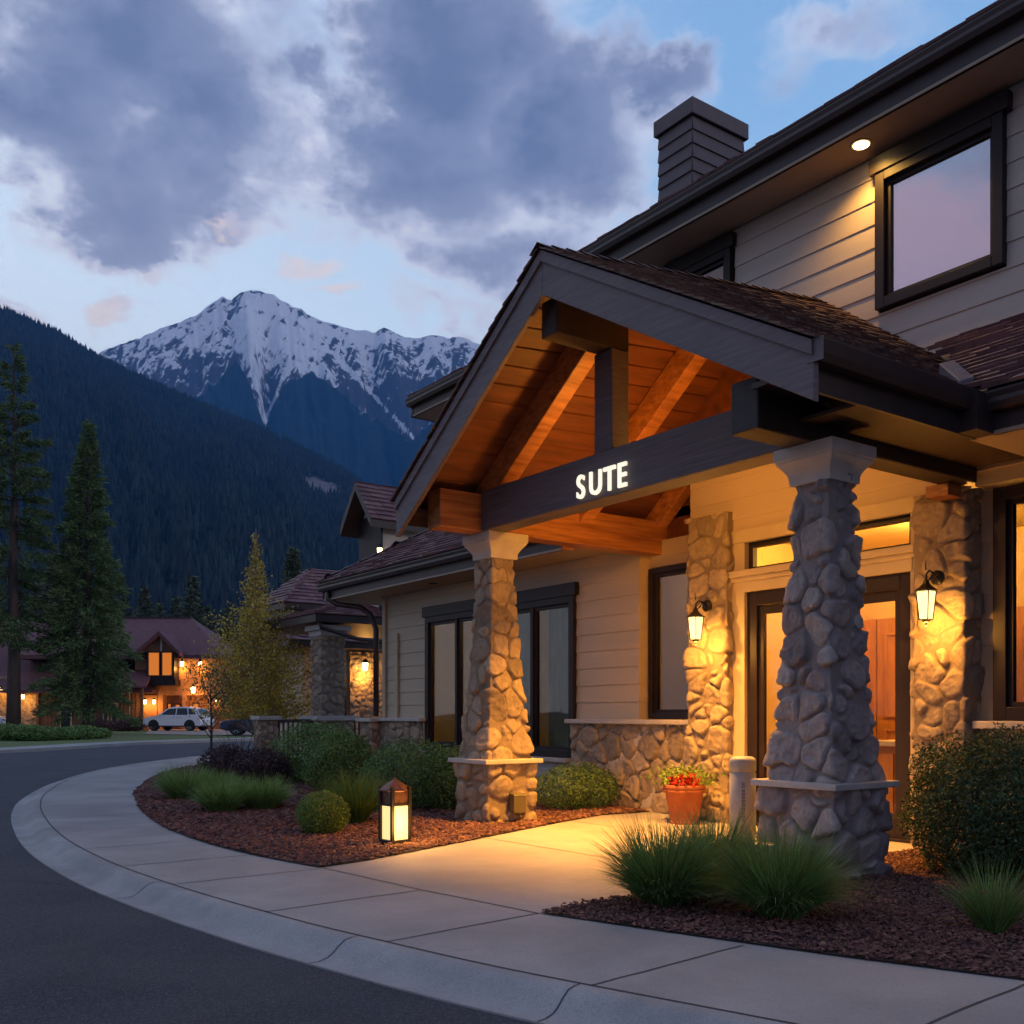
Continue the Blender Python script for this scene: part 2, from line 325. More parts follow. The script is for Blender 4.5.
M['intwood'] = mat('interior_wood', (.42, .19, .055), .45, .2, 4, .1, 30, stretch=(3, 3, .4))
M['intfloor'] = mat('interior_floor', (.30, .17, .08), .35, .2, 5)
M['copper'] = mat('aged_copper', (.13, .05, .03), .4, .35, 12, .15, 50, metal=.5)
M['black'] = mat('black_metal', (.018, .015, .014), .4, .2, 10, metal=.3)
M['bronze'] = mat('bronze_metal', (.16, .075, .04), .42, .35, 12, .15, 50, metal=.5)
M['lampglass'] = emis('lit_lantern_glass', (1, .72, .26), 2.3)
M['pathglass'] = emis('lit_path_lantern_glass', (1, .74, .30), 1.05)
M['disc'] = emis('lit_downlight', (1, .70, .30), 14)
M['letters'] = emis('lit_letters', (1, .93, .74), .92)
M['farglow'] = emis('lit_bulb', (1, .72, .30), 9)
M['litwin'] = emis('lit_window', (1, .27, .03), .62)
M['litwin'].node_tree.nodes['Principled BSDF'].inputs['Base Color'].default_value = (.1, .05, .02, 1)
M['terra'] = mat('terracotta', (.30, .08, .030), .7, .15, 8, .15, 60)
M['leaf'] = mat('bush_leaf', (.14, .24, .06), .6, .3, 5, island=.45, trans=.25)
M['leafdark'] = mat('dark_leaf', (.075, .038, .040), .6, .3, 5, island=.45, trans=.2)
M['leaflime'] = mat('lime_leaf', (.17, .26, .04), .6, .25, 5, island=.4, trans=.3)
M['leafR'] = mat('juniper_leaf', (.06, .11, .042), .65, .3, 5, island=.45, trans=.2)
M['blade'] = mat('grass_blade', (.16, .27, .07), .6, .3, 3, island=.5, trans=.3)
M['bladeL'] = mat('light_grass_blade', (.26, .40, .11), .6, .3, 3, island=.4, trans=.35)
M['bladeY'] = mat('olive_grass_blade', (.15, .24, .045), .6, .3, 3, island=.4, trans=.35)
M['twig'] = mat('twig', (.075, .055, .045), .85, .2, 10)
M['needle'] = mat('pine_needle', (.10, .15, .05), .75, .35, .8, island=.5, trans=.15)
M['needle2'] = mat('fir_needle', (.11, .17, .055), .75, .35, .8, island=.5, trans=.15)
M['needlefar'] = mat('far_needle', (.09, .12, .065), .8, .35, .8, island=.4)
M['aspen'] = mat('aspen_leaf', (.50, .37, .06), .6, .3, 1.2, island=.45, trans=.35)
M['bark'] = mat('bark', (.075, .052, .044), .9, .3, 3, .8, 12, stretch=(3, 3, .5))
M['birch'] = mat('pale_bark', (.28, .25, .22), .8, .2, 6)
M['forest'] = mat('forest_conifer', (.014, .026, .024), .9, .3, .004, island=.75)
M['red'] = mat('red_petal', (.55, .02, .012), .5, .2, 20)
M['yellow'] = mat('yellow_petal', (.75, .45, .06), .5, .2, 20)
M['boll'] = mat('bollard_paint', (.30, .31, .32), .5, .08, 6, .05, 40)
M['ink'] = mat('ink', (.02, .02, .025), .6)
M['olive'] = mat('olive_box', (.12, .10, .05), .5, .1, 8)
M['carwhite'] = mat('white_car_paint', (.82, .84, .86), .25, .03, 2, coat=.8)
M['carblue'] = mat('dark_blue_car_paint', (.02, .035, .08), .2, .05, 2, coat=.8)
M['carglass'] = mat('car_glass', (.012, .014, .018), .08, .05)
M['rubber'] = mat('tyre_rubber', (.015, .015, .016), .8)
M['rim'] = mat('alloy_rim', (.45, .46, .48), .3, .05, metal=.8)
M['red_lens'] = mat('red_lens', (.35, .01, .01), .2)
M['farwall'] = mat('far_wall', (.36, .17, .075), .8, .15, 1, .2, 10)
M['farwood'] = mat('far_board', (.16, .085, .045), .8, .25, 1.5, .2, 10, stretch=(4, 4, .3))
M['farroof'] = mat('far_roof', (.14, .055, .062), .8, .2, 3, .5, 12)
M['railing'] = mat('railing_wood', (.075, .045, .038), .6, .2, 5)
M['driveway'] = mat('driveway', (.33, .25, .21), .85, .12, 1)

# ------------------------------------------------------------------ ground, road, kerb, walk
def st(name, mb, m, **kw): return mb.build(name, m, kind='structure', **kw)
def smooth_curve(P, n):
    P = [Vector((*p, 0)) for p in P]; out = []
    for i in range(len(P)-1):
        p0, p1, p2, p3 = P[max(i-1, 0)], P[i], P[i+1], P[min(i+2, len(P)-1)]
        for k in range(n):
            t = k/n; out.append(.5*((2*p1)+(-p0+p2)*t+(2*p0-5*p1+4*p2-p3)*t*t+(-p0+3*p1-3*p2+p3)*t**3))
    out.append(P[-1]); return out
kb = [(6.2, -5.2), (5.0, -2.2), (4.1, .2), (3.55, 1.7), (3.1, 3.05), (2.80, 4.0), (2.60, 4.85), (2.43, 5.7), (2.23, 7.15), (2.12, 8.75), (2.15, 10.6), (2.34, 12.6), (2.68, 14.9), (3.25, 17.4), (4.5, 21.2), (6.5, 25.2), (9.4, 29.0), (14, 33.2), (20, 37), (30, 41)]
KB = smooth_curve(kb, 8)
def offs(P, d):
    out = []
    for i, p in enumerate(P):
        t = (P[min(i+1, len(P)-1)]-P[max(i-1, 0)]).normalized(); out.append(p+Vector((-t.y, t.x, 0))*d)
    return out
prof = [(0, 0), (.05, .0), (.10, -.006), (.145, -.034), (.185, -.066), (.22, -.084), (.28, -.094), (.345, -.090)]   # rolled kerb and gutter pan
rows = [[(p.x, p.y, z) for p in offs(KB, o)] for o, z in prof]
kmb = MB(); n = len(KB)
kmb.add([v for r in rows for v in r], [(a*n+i, a*n+i+1, (a+1)*n+i+1, (a+1)*n+i) for a in range(len(prof)-1) for i in range(n-1)], True)
kmb.add([rows[-1][i] for i in range(n)]+[(x, y, -.2) for x, y, z in rows[-1]], [(i, i+1, n+i+1, n+i) for i in range(n-1)])
kerb = st('kerb', kmb, M['kerbc'])

g = MB(); g.add([(-9000, -9000, -.16), (9000, -9000, -.16), (9000, 9000, -.16), (-9000, 9000, -.16)], [(0, 1, 2, 3)]); st('ground', g, M['grassland'])
# road: from the gutter lip outward to the far kerb
GL = offs(KB, .338)
far = [(-60, -30), (-40, 5), (-14, 25), (-3, 33.2), (2, 35.6), (5.4, 37.4), (8.4, 40.3), (11.3, 43.6), (15.3, 46.2), (22, 49), (34, 52), (48, 53)]
FAR = smooth_curve(far, 6)
poly = [(p.x, p.y, -.10) for p in GL] + [(p.x, p.y, -.10) for p in reversed(FAR)] + [(-60, -40, -.1)]
g = MB(); g.add(poly, [tuple(range(len(poly)))]); st('road', g, M['asphalt'])
FO = offs(FAR, .18); FW1 = offs(FAR, 1.7)
g = MB(); m_ = len(FAR)
vs = [(p.x, p.y, -.12) for p in FAR]+[(p.x, p.y, .02) for p in FAR]+[(p.x, p.y, .02) for p in FW1]+[(p.x, p.y, -.2) for p in FW1]
g.add(vs, [(a*m_+i, a*m_+i+1, (a+1)*m_+i+1, (a+1)*m_+i) for a in range(3) for i in range(m_-1)]); st('far_sidewalk', g, M['concrete'])
g = MB(); FL = offs(FAR, 26)
g.add([(p.x, p.y, .005) for p in FW1]+[(p.x, p.y, .005) for p in FL], [(i, i+1, m_+i+1, m_+i) for i in range(m_-1)]); st('far_lawn', g, M['lawn'])
def cam2w(px, d, z=0):
    xr = (px-512)/994*d; v = RT*xr+FW*d; return Vector((v.x, v.y, z))
g = MB(); g.add([cam2w(145, 60, .03), cam2w(330, 52, .03), cam2w(330, 84, .03), cam2w(150, 80, .03)], [(0, 1, 2, 3)]); st('driveway', g, M['driveway'])

# concrete walk: everything inside the kerb back that is not planting bed
B1 = [(3.418, 7.46), (3.27, 8.3), (3.19, 9.2), (3.19, 10.2), (3.27, 11.3), (3.5, 12.8), (3.84, 14.4), (4.55, 17.0), (6.1, 20.9), (8.7, 25.2), (12.5, 29.2), (17.5, 33.0)]
B1c = smooth_curve(B1, 6)
g = MB(); wk = [(p.x, p.y, 0) for p in KB]
wk2 = wk + [(30, 30, 0), (12, 9.9, 0), (12, -5.2, 0)]
g.add(wk2, [tuple(range(len(wk2)))]); g.prism([(x, y, -.15) for x, y, z in wk2], (0, 0, .146))
walk = st('sidewalk', g, M['concrete'])
bed1 = [(p.x, p.y) for p in B1c] + [(17.5, 24), (12, 24), (8.85, 16.6), (8.85, 9.25), (8.0, 9.30), (6.9, 8.87), (5.2, 8.12), (3.9, 7.58)]
bed2 = [(3.754, 4.95), (4.29, 5.02), (5.6, 5.10), (7.2, 5.22), (8.4, 5.2), (8.4, -4), (6.35, -4), (5.6, -1.0), (5.05, .8), (4.667, 2.35), (4.33, 3.2), (4.04, 4.05)]
for nm, bd in (('planting_bed', bed1), ('planting_bed', bed2)):
    g = MB(); g.add([(x, y, .010) for x, y in bd], [tuple(range(len(bd)))])
    st(nm, g, M['soil'])
jm = MB()
def strip(P, w, z=.003):
    P = [Vector((*p, 0)) if len(p) == 2 else Vector(p) for p in P]; a = offs(P, w/2); b = offs(P, -w/2); k = len(P)
    jm.add([(p.x, p.y, z) for p in a]+[(p.x, p.y, z) for p in b], [(i, i+1, k+i+1, k+i) for i in range(k-1)])
strip([(p.x, p.y) for p in offs(KB, -.006)], .014)
def wav(a, b): 
    rr = random.Random(int(a[1]*100)); return [(a[0]+(b[0]-a[0])*t/6, a[1]+(b[1]-a[1])*t/6+rr.uniform(-.008, .008)*(0 < t < 6)) for t in range(7)]
for a, b in [((2.36, 12.9), (3.5, 12.75)), ((2.214, 11.35), (3.27, 11.3)), ((2.145, 9.77), (3.18, 9.78)), ((2.16, 8.474), (3.25, 8.5)), ((2.22, 7.363), (3.42, 7.42)), ((2.38, 6.0), (3.56, 6.1)), ((2.605, 4.826), (3.75, 4.96)), ((2.95, 3.50), (4.13, 3.63)), ((3.37, 2.25), (4.667, 2.36)), ((3.9, .75), (5.06, .85)),
             ((2.85, 15.6), (4.15, 15.5)), ((3.6, 18.6), (5.2, 18.4)), ((5.5, 23.3), (7.4, 23.1)), ((8.5, 28), (10.8, 27.6))]:
    strip(wav(a, b), .012)
strip(wav((3.44, 7.45), (3.58, 6.1))+wav((3.58, 6.1), (3.754, 4.95))[1:], .012)
strip(wav((5.6, 8.28), (5.75, 5.15)), .012); strip(wav((7.3, 9.0), (7.35, 5.25)), .012)
jo = jm.build('control_joint', M['joint'], walk)
# kerb joints follow the rolled profile
kj = MB()
for i0 in (36, 50, 66, 82):
    t = (KB[i0+1]-KB[i0-1]).normalized()*.004
    for a in range(len(prof)-1):
        (x0, y0, z0), (x1, y1, z1) = rows[a][i0], rows[a+1][i0]
        kj.add([(x0-t.x, y0-t.y, z0+.003), (x0+t.x, y0+t.y, z0+.003), (x1+t.x, y1+t.y, z1+.003), (x1-t.x, y1-t.y, z1+.003)], [(0, 1, 2, 3)])
kj.build('kerb_joint', M['joint'], kerb)

# ------------------------------------------------------------------ mountains
def vnoise(x, y, seed=0):
    xi = np.floor(x).astype(np.int64); yi = np.floor(y).astype(np.int64); xf = x-xi; yf = y-yi
    def h(a, b):
        k = (a*374761393 + b*668265263 + seed*982451653) & 0xffffffff; k = ((k ^ (k >> 13))*1274126177) & 0xffffffff; return ((k ^ (k >> 16)) & 0xffff)/65535.
    u = xf*xf*(3-2*xf); v = yf*yf*(3-2*yf)
    return (h(xi, yi)*(1-u)+h(xi+1, yi)*u)*(1-v)+(h(xi, yi+1)*(1-u)+h(xi+1, yi+1)*u)*v
def fbm(x, y, o=5, seed=0, ridged=False):
    s = 0; a = 1; t = 0
    for k in range(o):
        n = vnoise(x*2**k, y*2**k, seed+k)
        if ridged: n = 1-np.abs(2*n-1)
        s = s+n*a; t += a; a *= .52
    return s/t
def terrain(name, ridge, px0, px1, nx, nt_, d0, d1, back, shape, spur, m, snowfn=None, **kw):
    px = np.linspace(px0, px1, nx); ry = np.interp(px, [p for p, _ in ridge], [y for _, y in ridge])
    T = np.concatenate([np.linspace(0, 1, nt_), np.linspace(1.04, 1.5, 14)])
    PX, TT = np.meshgrid(px, T, indexing='ij')
    D = np.where(TT <= 1, d0+(d1-d0)*TT, d1+(TT-1)/.5*back)
    RZ = ((714-ry)/994*d1)[:, None]
    g_ = np.where(TT <= 1, shape(np.clip(TT, 0, 1)), 1-((TT-1)/.5)*1.0)
    Z = RZ*g_ + spur(PX, TT)*RZ
    XR = (PX-512)/994*D
    X = CO*XR+SI*D; Y = -SI*XR+CO*D
    V = np.stack([X, Y, Z], -1).reshape(-1, 3)
    at_ = {}
    if snowfn is not None:
        PY = 714-994*Z/D
        for k, v in snowfn(PX, PY, TT, Z).items(): at_[k] = v.reshape(-1)
    return np_mesh(name, V, grid_faces(nx, len(T))[:, ::-1], m, smooth=True, attrs=at_, kind='structure', **kw), (px, ry)

# snow mountain
mm = bpy.data.materials.new('mountain'); mm.use_nodes = True; nt = mm.node_tree; L = nt.links
p = nt.nodes['Principled BSDF']; p.inputs['Roughness'].default_value = .9; p.inputs['Specular IOR Level'].default_value = .1
tc = nt.nodes.new('ShaderNodeTexCoord')
mpg = nt.nodes.new('ShaderNodeMapping'); L.new(tc.outputs['Object'], mpg.inputs[0]); mpg.inputs['Scale'].default_value = (1, 1, .50)
n1 = nd(nt, 'ShaderNodeTexNoise', i_Scale=.009, i_Detail=10.0, i_Roughness=.68); L.new(mpg.outputs[0], n1.inputs['Vector'])
n2 = nd(nt, 'ShaderNodeTexNoise', i_Scale=.03, i_Detail=8.0, i_Roughness=.7); L.new(mpg.outputs[0], n2.inputs['Vector'])
sn = nt.nodes.new('ShaderNodeAttribute'); sn.attribute_name = 'snow'; fo = nt.nodes.new('ShaderNodeAttribute'); fo.attribute_name = 'forest'
rock = mixc(nt, n2.outputs[0], (.045, .042, .045), (.13, .115, .11))
sf = mth(nt, 'ADD', sn.outputs['Fac'], mth(nt, 'ADD', mth(nt, 'MULTIPLY', mth(nt, 'SUBTRACT', n1.outputs[0], .5), 2.3), mth(nt, 'MULTIPLY', mth(nt, 'SUBTRACT', n2.outputs[0], .5), 1.9)))
sfm = ramp(nt, sf, [(.42, (0, 0, 0)), (.60, (1, 1, 1))])
cc = mixc(nt, sfm, rock, (.90, .92, .95))
ff = ramp(nt, mth(nt, 'ADD', fo.outputs['Fac'], mth(nt, 'MULTIPLY', mth(nt, 'SUBTRACT', n2.outputs[0], .5), .5)), [(.44, (0, 0, 0)), (.54, (1, 1, 1))])
cc = mixc(nt, ff, cc, mixc(nt, n2.outputs[0], (.012, .020, .020), (.032, .044, .038)))
L.new(cc, p.inputs['Base Color'])
bn = nt.nodes.new('ShaderNodeBump'); bn.inputs['Strength'].default_value = .8; bn.inputs['Distance'].default_value = 25; L.new(n1.outputs[0], bn.inputs['Height']); L.new(bn.outputs[0], p.inputs['Normal'])
ridge1 = [(-260, 470), (-100, 430), (0, 402), (60, 378), (103, 351), (125, 343), (140, 338), (160, 329), (175, 324), (190, 318), (200, 313), (212, 303), (222, 297), (231, 300), (240, 293), (250, 291), (264, 292), (275, 296), (285, 303), (300, 309), (312, 317), (325, 322), (340, 326), (352, 330), (366, 331), (375, 333), (384, 327), (392, 332), (405, 338), (420, 338), (434, 335), (448, 338), (462, 337), (480, 345), (520, 352), (600, 372), (750, 420), (900, 470)]
def spur1(PX, T):
    e = T*(1-np.clip(T, 0, 1))*4; e = np.where(T > 1, 0, e)
    # crests run down from the summit; gullies between them
    cx = PX + (T-1)*26
    main = .050*np.exp(-((PX-(242+(1-T)*30))/13.)**2) + .055*np.exp(-((PX-(240-(1-T)*20))/20.)**2)*(T < .75) + .060*np.exp(-((PX-312)/34.)**2)*np.clip(1.1-T, 0, 1) + .06*np.exp(-((PX-(386+(1-T)*60))/15.)**2)
    gul = -.050*np.exp(-((PX-267-(T-.6)*8)/9.)**2) - .045*np.exp(-((PX-(440-(T)*75))/10.)**2)
    r = fbm(PX/26+T*1.0, T*2.6, 5, 3, True)-.5
    r2 = fbm(PX/7+T*3, T*9, 4, 11, True)-.5
    tip = np.where(T > .93, np.clip((1-T)/.07, 0, 1), 1)
    return (e*(main+gul)+np.clip(e+.10, 0, 1)*(r*.095+r2*.03)*tip + (1-tip)*r2*.006)*(T <= 1.0)
def snow1(PX, PY, T, Z):
    tl = np.interp(PX, [-100, 103, 150, 190, 215, 236, 250, 262, 266, 272, 290, 308, 330, 360, 385, 400, 412, 425, 450, 500, 700],
                       [395, 372, 388, 402, 385, 362, 385, 420, 428, 410, 378, 374, 386, 412, 428, 437, 442, 428, 400, 400, 420])
    w = (fbm(PX/6, PY/9, 4, 5)-.5)*16
    forest = np.clip(.5+(PY-tl+w)/14, 0, 1)
    sp = np.interp(PX, [100, 180, 225, 236, 246, 300, 345, 380, 384, 400, 420, 480, 700], [.58, .56, .50, .34, .80, .78, .68, .62, .46, .42, .60, .56, .5])
    rock_low = np.clip((PY-340)/55, 0, 1)*.62
    gl = .6*np.exp(-((PX-266-(PY-420)*.25)/2.0)**2)*(PY > 360) + .7*np.exp(-((PX-266+(PY-420)*.42)/1.8)**2)*(PY > 360) + .8*np.exp(-((PX-(330+(PY-350)*.95))/3.)**2)*(PY > 350)
    top = -.30*np.exp(-((PX-268)/32.)**2)*np.clip(1-(PY-np.interp(PX, [p for p, _ in ridge1], [y for _, y in ridge1]))/9, 0, 1)
    st_ = (fbm(PX/5+PY/13, PY/16-PX/40, 4, 9, True)-.55)*1.15
    return dict(snow=np.clip(sp-rock_low+gl+top+st_, 0, 1.3), forest=forest)
terrain('mountain', ridge1, -260, 900, 760, 260, 3000, 5200, 1500, lambda t: t**1.12, spur1, mm, snow1)

# dark forested hillside in front
hm = bpy.data.materials.new('hillside'); hm.use_nodes = True; nt = hm.node_tree; L = nt.links
p = nt.nodes['Principled BSDF']; p.inputs['Roughness'].default_value = .95; p.inputs['Specular IOR Level'].default_value = .1
tc = nt.nodes.new('ShaderNodeTexCoord'); n1 = nd(nt, 'ShaderNodeTexNoise', i_Scale=.05, i_Detail=8.0, i_Roughness=.7); L.new(tc.outputs['Object'], n1.inputs['Vector'])
ra = nt.nodes.new('ShaderNodeAttribute'); ra.attribute_name = 'scree'
f_ = ramp(nt, mth(nt, 'ADD', ra.outputs['Fac'], mth(nt, 'MULTIPLY', mth(nt, 'SUBTRACT', n1.outputs[0], .5), 2.2)), [(.4, (0, 0, 0)), (.7, (1, 1, 1))])
L.new(mixc(nt, f_, mixc(nt, n1.outputs[0], (.010, .016, .014), (.025, .034, .026)), (.20, .17, .16)), p.inputs['Base Color'])
ridge2 = [(-420, 210), (-200, 255), (-60, 290), (0, 312), (30, 324), (60, 338), (103, 364), (150, 385), (200, 408), (250, 428), (300, 451), (340, 473), (380, 499), (420, 523), (480, 557), (560, 595), (700, 645), (900, 690)]
def spur2(PX, T):
    e = np.clip(T*(1-np.clip(T, 0, 1))*4, 0, 1)
    return e*(fbm(PX/70+T*.8, T*2.2, 4, 21, True)-.5)*.12*(T <= 1)
def scree2(PX, PY, T, Z):
    a = np.exp(-(((PX-322)/26)**2+((PY-(487+(PX-322)*.32))/11)**2))
    b = .45*np.exp(-(((PX-262)/18)**2+((PY-462)/6)**2))+.35*np.exp(-(((PX-150)/20)**2+((PY-460)/7)**2))
    return dict(scree=a+b)
RD0, RD1 = 520, 2300
hill, (hpx, hry) = terrain('hillside', ridge2, -420, 900, 420, 120, RD0, RD1, 900, lambda t: t**1.08, spur2, hm, scree2)
# forest on it: thousands of small conifers nobody could count
rg = np.random.default_rng(4)
N = 62000
PX = rg.uniform(-90, 640, N); T = rg.uniform(0, 1, N)**.72
T[:2600] = rg.uniform(.985, 1.0, 2600)
D = RD0+(RD1-RD0)*T
RZ = np.interp(PX, hpx, hry); RZ = (714-RZ)/994*RD1
Z = RZ*T**1.08+spur2(PX, T)*RZ; PYs = 714-994*Z/D
keep = (scree2(PX, PYs, T, Z)['scree'] < rg.uniform(.15, .7, N)) & (fbm(PX/14, T*14, 3, 33) > rg.uniform(.1, .46, N))
PX, T, D, Z = PX[keep], T[keep], D[keep], Z[keep]; N = len(PX)
XR = (PX-512)/994*D; X = CO*XR+SI*D; Y = -SI*XR+CO*D
hgt = rg.uniform(11, 22, N)*(.75+.5*rg.random(N)); rad = hgt*rg.uniform(.13, .19, N); rot = rg.uniform(0, 6.28, N)
vs = []; k = 5
ring = np.arange(k)*2*math.pi/k
lay = [(.06, 1.0, .62), (.40, .72, 1.0)]
Vl = []; Fl = []; off = 0
for (z0, rr, z1) in lay:
    a = rot[:, None]+ring[None]+z0*3
    jr = rg.uniform(.7, 1.2, (N, k))
    bx = X[:, None]+np.cos(a)*rad[:, None]*rr*jr; by = Y[:, None]+np.sin(a)*rad[:, None]*rr*jr; bz = np.repeat((Z+hgt*z0)[:, None], k, 1)
    ap = np.stack([X, Y, Z+hgt*z1], -1)[:, None]
    V = np.concatenate([np.stack([bx, by, bz], -1), ap], 1)
    base = np.arange(N)[:, None]*(k+1)+off
    for j in range(k): Fl.append(np.stack([base[:, 0]+j, base[:, 0]+(j+1) % k, base[:, 0]+k], -1))
    Vl.append(V.reshape(-1, 3)); off += N*(k+1)
np_mesh('forest', np.concatenate(Vl), np.concatenate(Fl), M['forest'], kind='stuff', label='dense dark conifer forest covering the hillside below the snowy peak', cat='forest')

# ------------------------------------------------------------------ stone work
def worley3(P, cell, seed, jit=.78):
    """rounded cells in 3d; returns distance to the joint, cell id, offset from the stone's centre"""
    c = np.array(cell); Q = P/c; B = np.floor(Q).astype(np.int64)
    def h(K, q):
        k = (K[..., 0]*73856093) ^ (K[..., 1]*19349663) ^ (K[..., 2]*83492791) ^ (q*97 + seed*2654435)
        k = ((k ^ (k >> 11))*1597334677) & 0xffffffff; k = ((k ^ (k >> 15))*668265263) & 0xffffffff
        return ((k >> 8) & 0xffff)/65535.
    cand = []
    for dx in (-1, 0, 1):
        for dy in (-1, 0, 1):
            for dz in (-1, 0, 1):
                K = B+np.array([dx, dy, dz]); J = np.stack([h(K, 1), h(K, 2), h(K, 3)], -1)
                J = (K+.5+(J-.5)*jit); J[..., 0] += .5*((K[..., 2] % 2) == 0)*0
                cand.append((J*c, h(K, 4)))
    d = np.stack([((P-p)**2).sum(-1)-(i-.5)*c[0]*c[2]*.5 for p, i in cand]); k1 = d.argmin(0)
    PP = np.stack([p for p, _ in cand]); II = np.stack([i for _, i in cand])
    take = lambda A: np.take_along_axis(A, k1[None, ..., None] if A.ndim == 5-1+0 and A.shape[-1] == 3 else k1[None], 0)[0]
    p1 = np.take_along_axis(PP, k1[None, ..., None], 0)[0]; i1 = np.take_along_axis(II, k1[None], 0)[0]; d1 = np.take_along_axis(d, k1[None], 0)[0]
    acc = np.zeros(d1.shape); kk = 70.
    for j in range(len(cand)):
        sep = np.sqrt(((PP[j]-p1)**2).sum(-1)); e = (d[j]-d1)/(2*np.maximum(sep, 1e-5))
        acc += np.where(sep > 1e-4, np.exp(-kk*np.clip(e, 0, 1)), 0)
    return -np.log(acc+1e-9)/kk, i1, P-p1
def stonework(name, path, z0, z1, m, parent, closed=False, cell=(.24, .18), res=.014, relief=.04, gap=.006, rnd=.030, seed=1, wfn=None, edge_r=.03, **kw):
    """rough stones along a polyline (outward = right of travel). wfn(z) scales the path about its centroid"""
    P = np.array(path, float); 
    if closed: P = np.vstack([P, P[:1]])
    seg = np.diff(P, axis=0); ln = np.hypot(seg[:, 0], seg[:, 1]); cum = np.concatenate([[0], np.cumsum(ln)]); per = cum[-1]
    ns = max(4, int(per/res)); S = np.linspace(0, per, ns+1)
    if closed: S = S[:-1]
    nz = max(4, int((z1-z0)/res)); Zt = np.linspace(z0, z1, nz+1)
    idx = np.clip(np.searchsorted(cum, S, side='right')-1, 0, len(ln)-1); fr = (S-cum[idx])/ln[idx]
    pos = P[idx]+seg[idx]*fr[:, None]
    nrm = np.stack([seg[:, 1], -seg[:, 0]], -1)/ln[:, None]; Nn = nrm[idx].copy()
    K = len(ln)
    for i in range(K):
        if not closed and i == 0: continue
        j = (i-1) % K; dd = np.abs(S-cum[i]); 
        if closed: dd = np.minimum(dd, per-dd)
        w = np.clip(1-dd/edge_r, 0, 1)*.5
        m1 = (idx == i) & (dd < edge_r); m2 = (idx == j) & (dd < edge_r)
        Nn[m1] = nrm[i]*(1-w[m1])[:, None]+nrm[j]*w[m1][:, None]; Nn[m2] = nrm[j]*(1-w[m2])[:, None]+nrm[i]*w[m2][:, None]
    Nn /= np.linalg.norm(Nn, axis=1)[:, None]
    SS, ZZ = np.meshgrid(S, Zt, indexing='ij')
    X = pos[:, 0][:, None]+np.zeros_like(ZZ); Y = pos[:, 1][:, None]+np.zeros_like(ZZ)
    if wfn is not None:
        c = P[:4].mean(0) if closed else P.mean(0); k = wfn(ZZ); X = c[0]+(X-c[0])*k; Y = c[1]+(Y-c[1])*k
    wob = lambda o_: (vnoise(SS*8+o_, ZZ*8, seed)-.5)*.045
    P3 = np.stack([X+wob(0), Y+wob(40), ZZ+wob(80)], -1)
    e, ID, OF = worley3(P3, (cell[0], cell[0], cell[1]), seed)
    gp = gap*(.5+1.0*vnoise(SS*7, ZZ*7, seed+2))
    up = np.clip((e-gp)/rnd, 0, 1); up = np.sqrt(1-(1-up)**2)
    oz = OF[..., 2]; ox = OF[..., 0]+OF[..., 1]
    amp = relief*(.70+.5*ID)
    tilt = ox*(np.sin(ID*77)*.14)+oz*(np.cos(ID*133)*.20)
    H = up*(amp+tilt+(fbm(SS*14+ID*9, ZZ*14, 4, seed+7, True)-.5)*.026)+(fbm(SS*40, ZZ*40, 2, seed+3)-.5)*.006
    X = X+Nn[:, 0][:, None]*H; Y = Y+Nn[:, 1][:, None]*H
    V = np.stack([X, Y, ZZ], -1).reshape(-1, 3)
    F = grid_faces(len(S), nz+1, closed)
    return np_mesh(name, V, F, m, parent, smooth=True, attrs=dict(cell=ID.reshape(-1), joint=up.reshape(-1)), **kw)

# ------------------------------------------------------------------ hotel lodge
LODGE = empty('hotel_lodge', (8.9, 7, 0), 0, 'large two storey mountain lodge with timber gabled entrance portico on two flared stone columns', 'hotel building')
off0 = Vector((8.9, 7, 0))
def sub(name, mb, m, parent=LODGE, bevel=0, **kw):
    mb.v = [tuple(Vector(v)-off0) for v in mb.v] if parent is LODGE else mb.v
    return mb.build(name, m, parent, bevel, **kw)
# stonework / deeper children are placed in world numbers: counter the parent offset
def fix(o, parent):
    """parent a world-built object keeping it where it stands"""
    o.parent = parent
    w = Vector((0, 0, 0)); q = parent
    while q: w += q.location; q = q.parent
    o.location = -w; return o
def W(name, mb, m, parent, bevel=0, **kw): return fix(mb.build(name, m, None, bevel, **kw), parent)

def siding(mb, axis, c, a0, a1, z0, z1, out, ex=.235, holes=(), th=.013):
    """lap boards. axis 'y': wall runs along Y at X=c, facing out(-1/+1) in X. axis 'x' the reverse"""
    z = z0; k = 0
    while z < z1-.002:
        zt = min(z+ex, z1)
        cuts = [(a0, a1)]
        segs = [(a0, a1, z, zt)]
        for (h0, h1, hz0, hz1) in holes:
            ns = []
            for (s0, s1, q0, q1) in segs:
                if hz1 <= q0+1e-6 or hz0 >= q1-1e-6 or h1 <= s0 or h0 >= s1: ns.append((s0, s1, q0, q1)); continue
                if h0 > s0: ns.append((s0, h0, q0, q1))
                if h1 < s1: ns.append((h1, s1, q0, q1))
                if hz1 < q1: ns.append((max(s0, h0), min(s1, h1), hz1, q1))
                if hz0 > q0: ns.append((max(s0, h0), min(s1, h1), q0, hz0))
            segs = ns
        for (s0, s1, q0, q1) in segs:
            t0 = th*(1-(q0-z)/ex); t1 = th*(1-(q1-z)/ex)
            pr = [(c-out*.03, q0), (c+out*t0, q0), (c+out*(t0+.001), q0+.008), (c+out*t1, q1), (c-out*.03, q1)]
            if axis == 'y': mb.prism([(x, s0, zz) for x, zz in pr], (0, s1-s0, 0))
            else: mb.prism([(s0, x, zz) for x, zz in pr], (s1-s0, 0, 0))
        z = zt

SOF, EAV = 3.42, 3.76
XL, XW, XE, XR_, XU = 8.9, 9.09, 8.66, 8.8, 9.55    # left wing, window recess, entry, right, upper walls
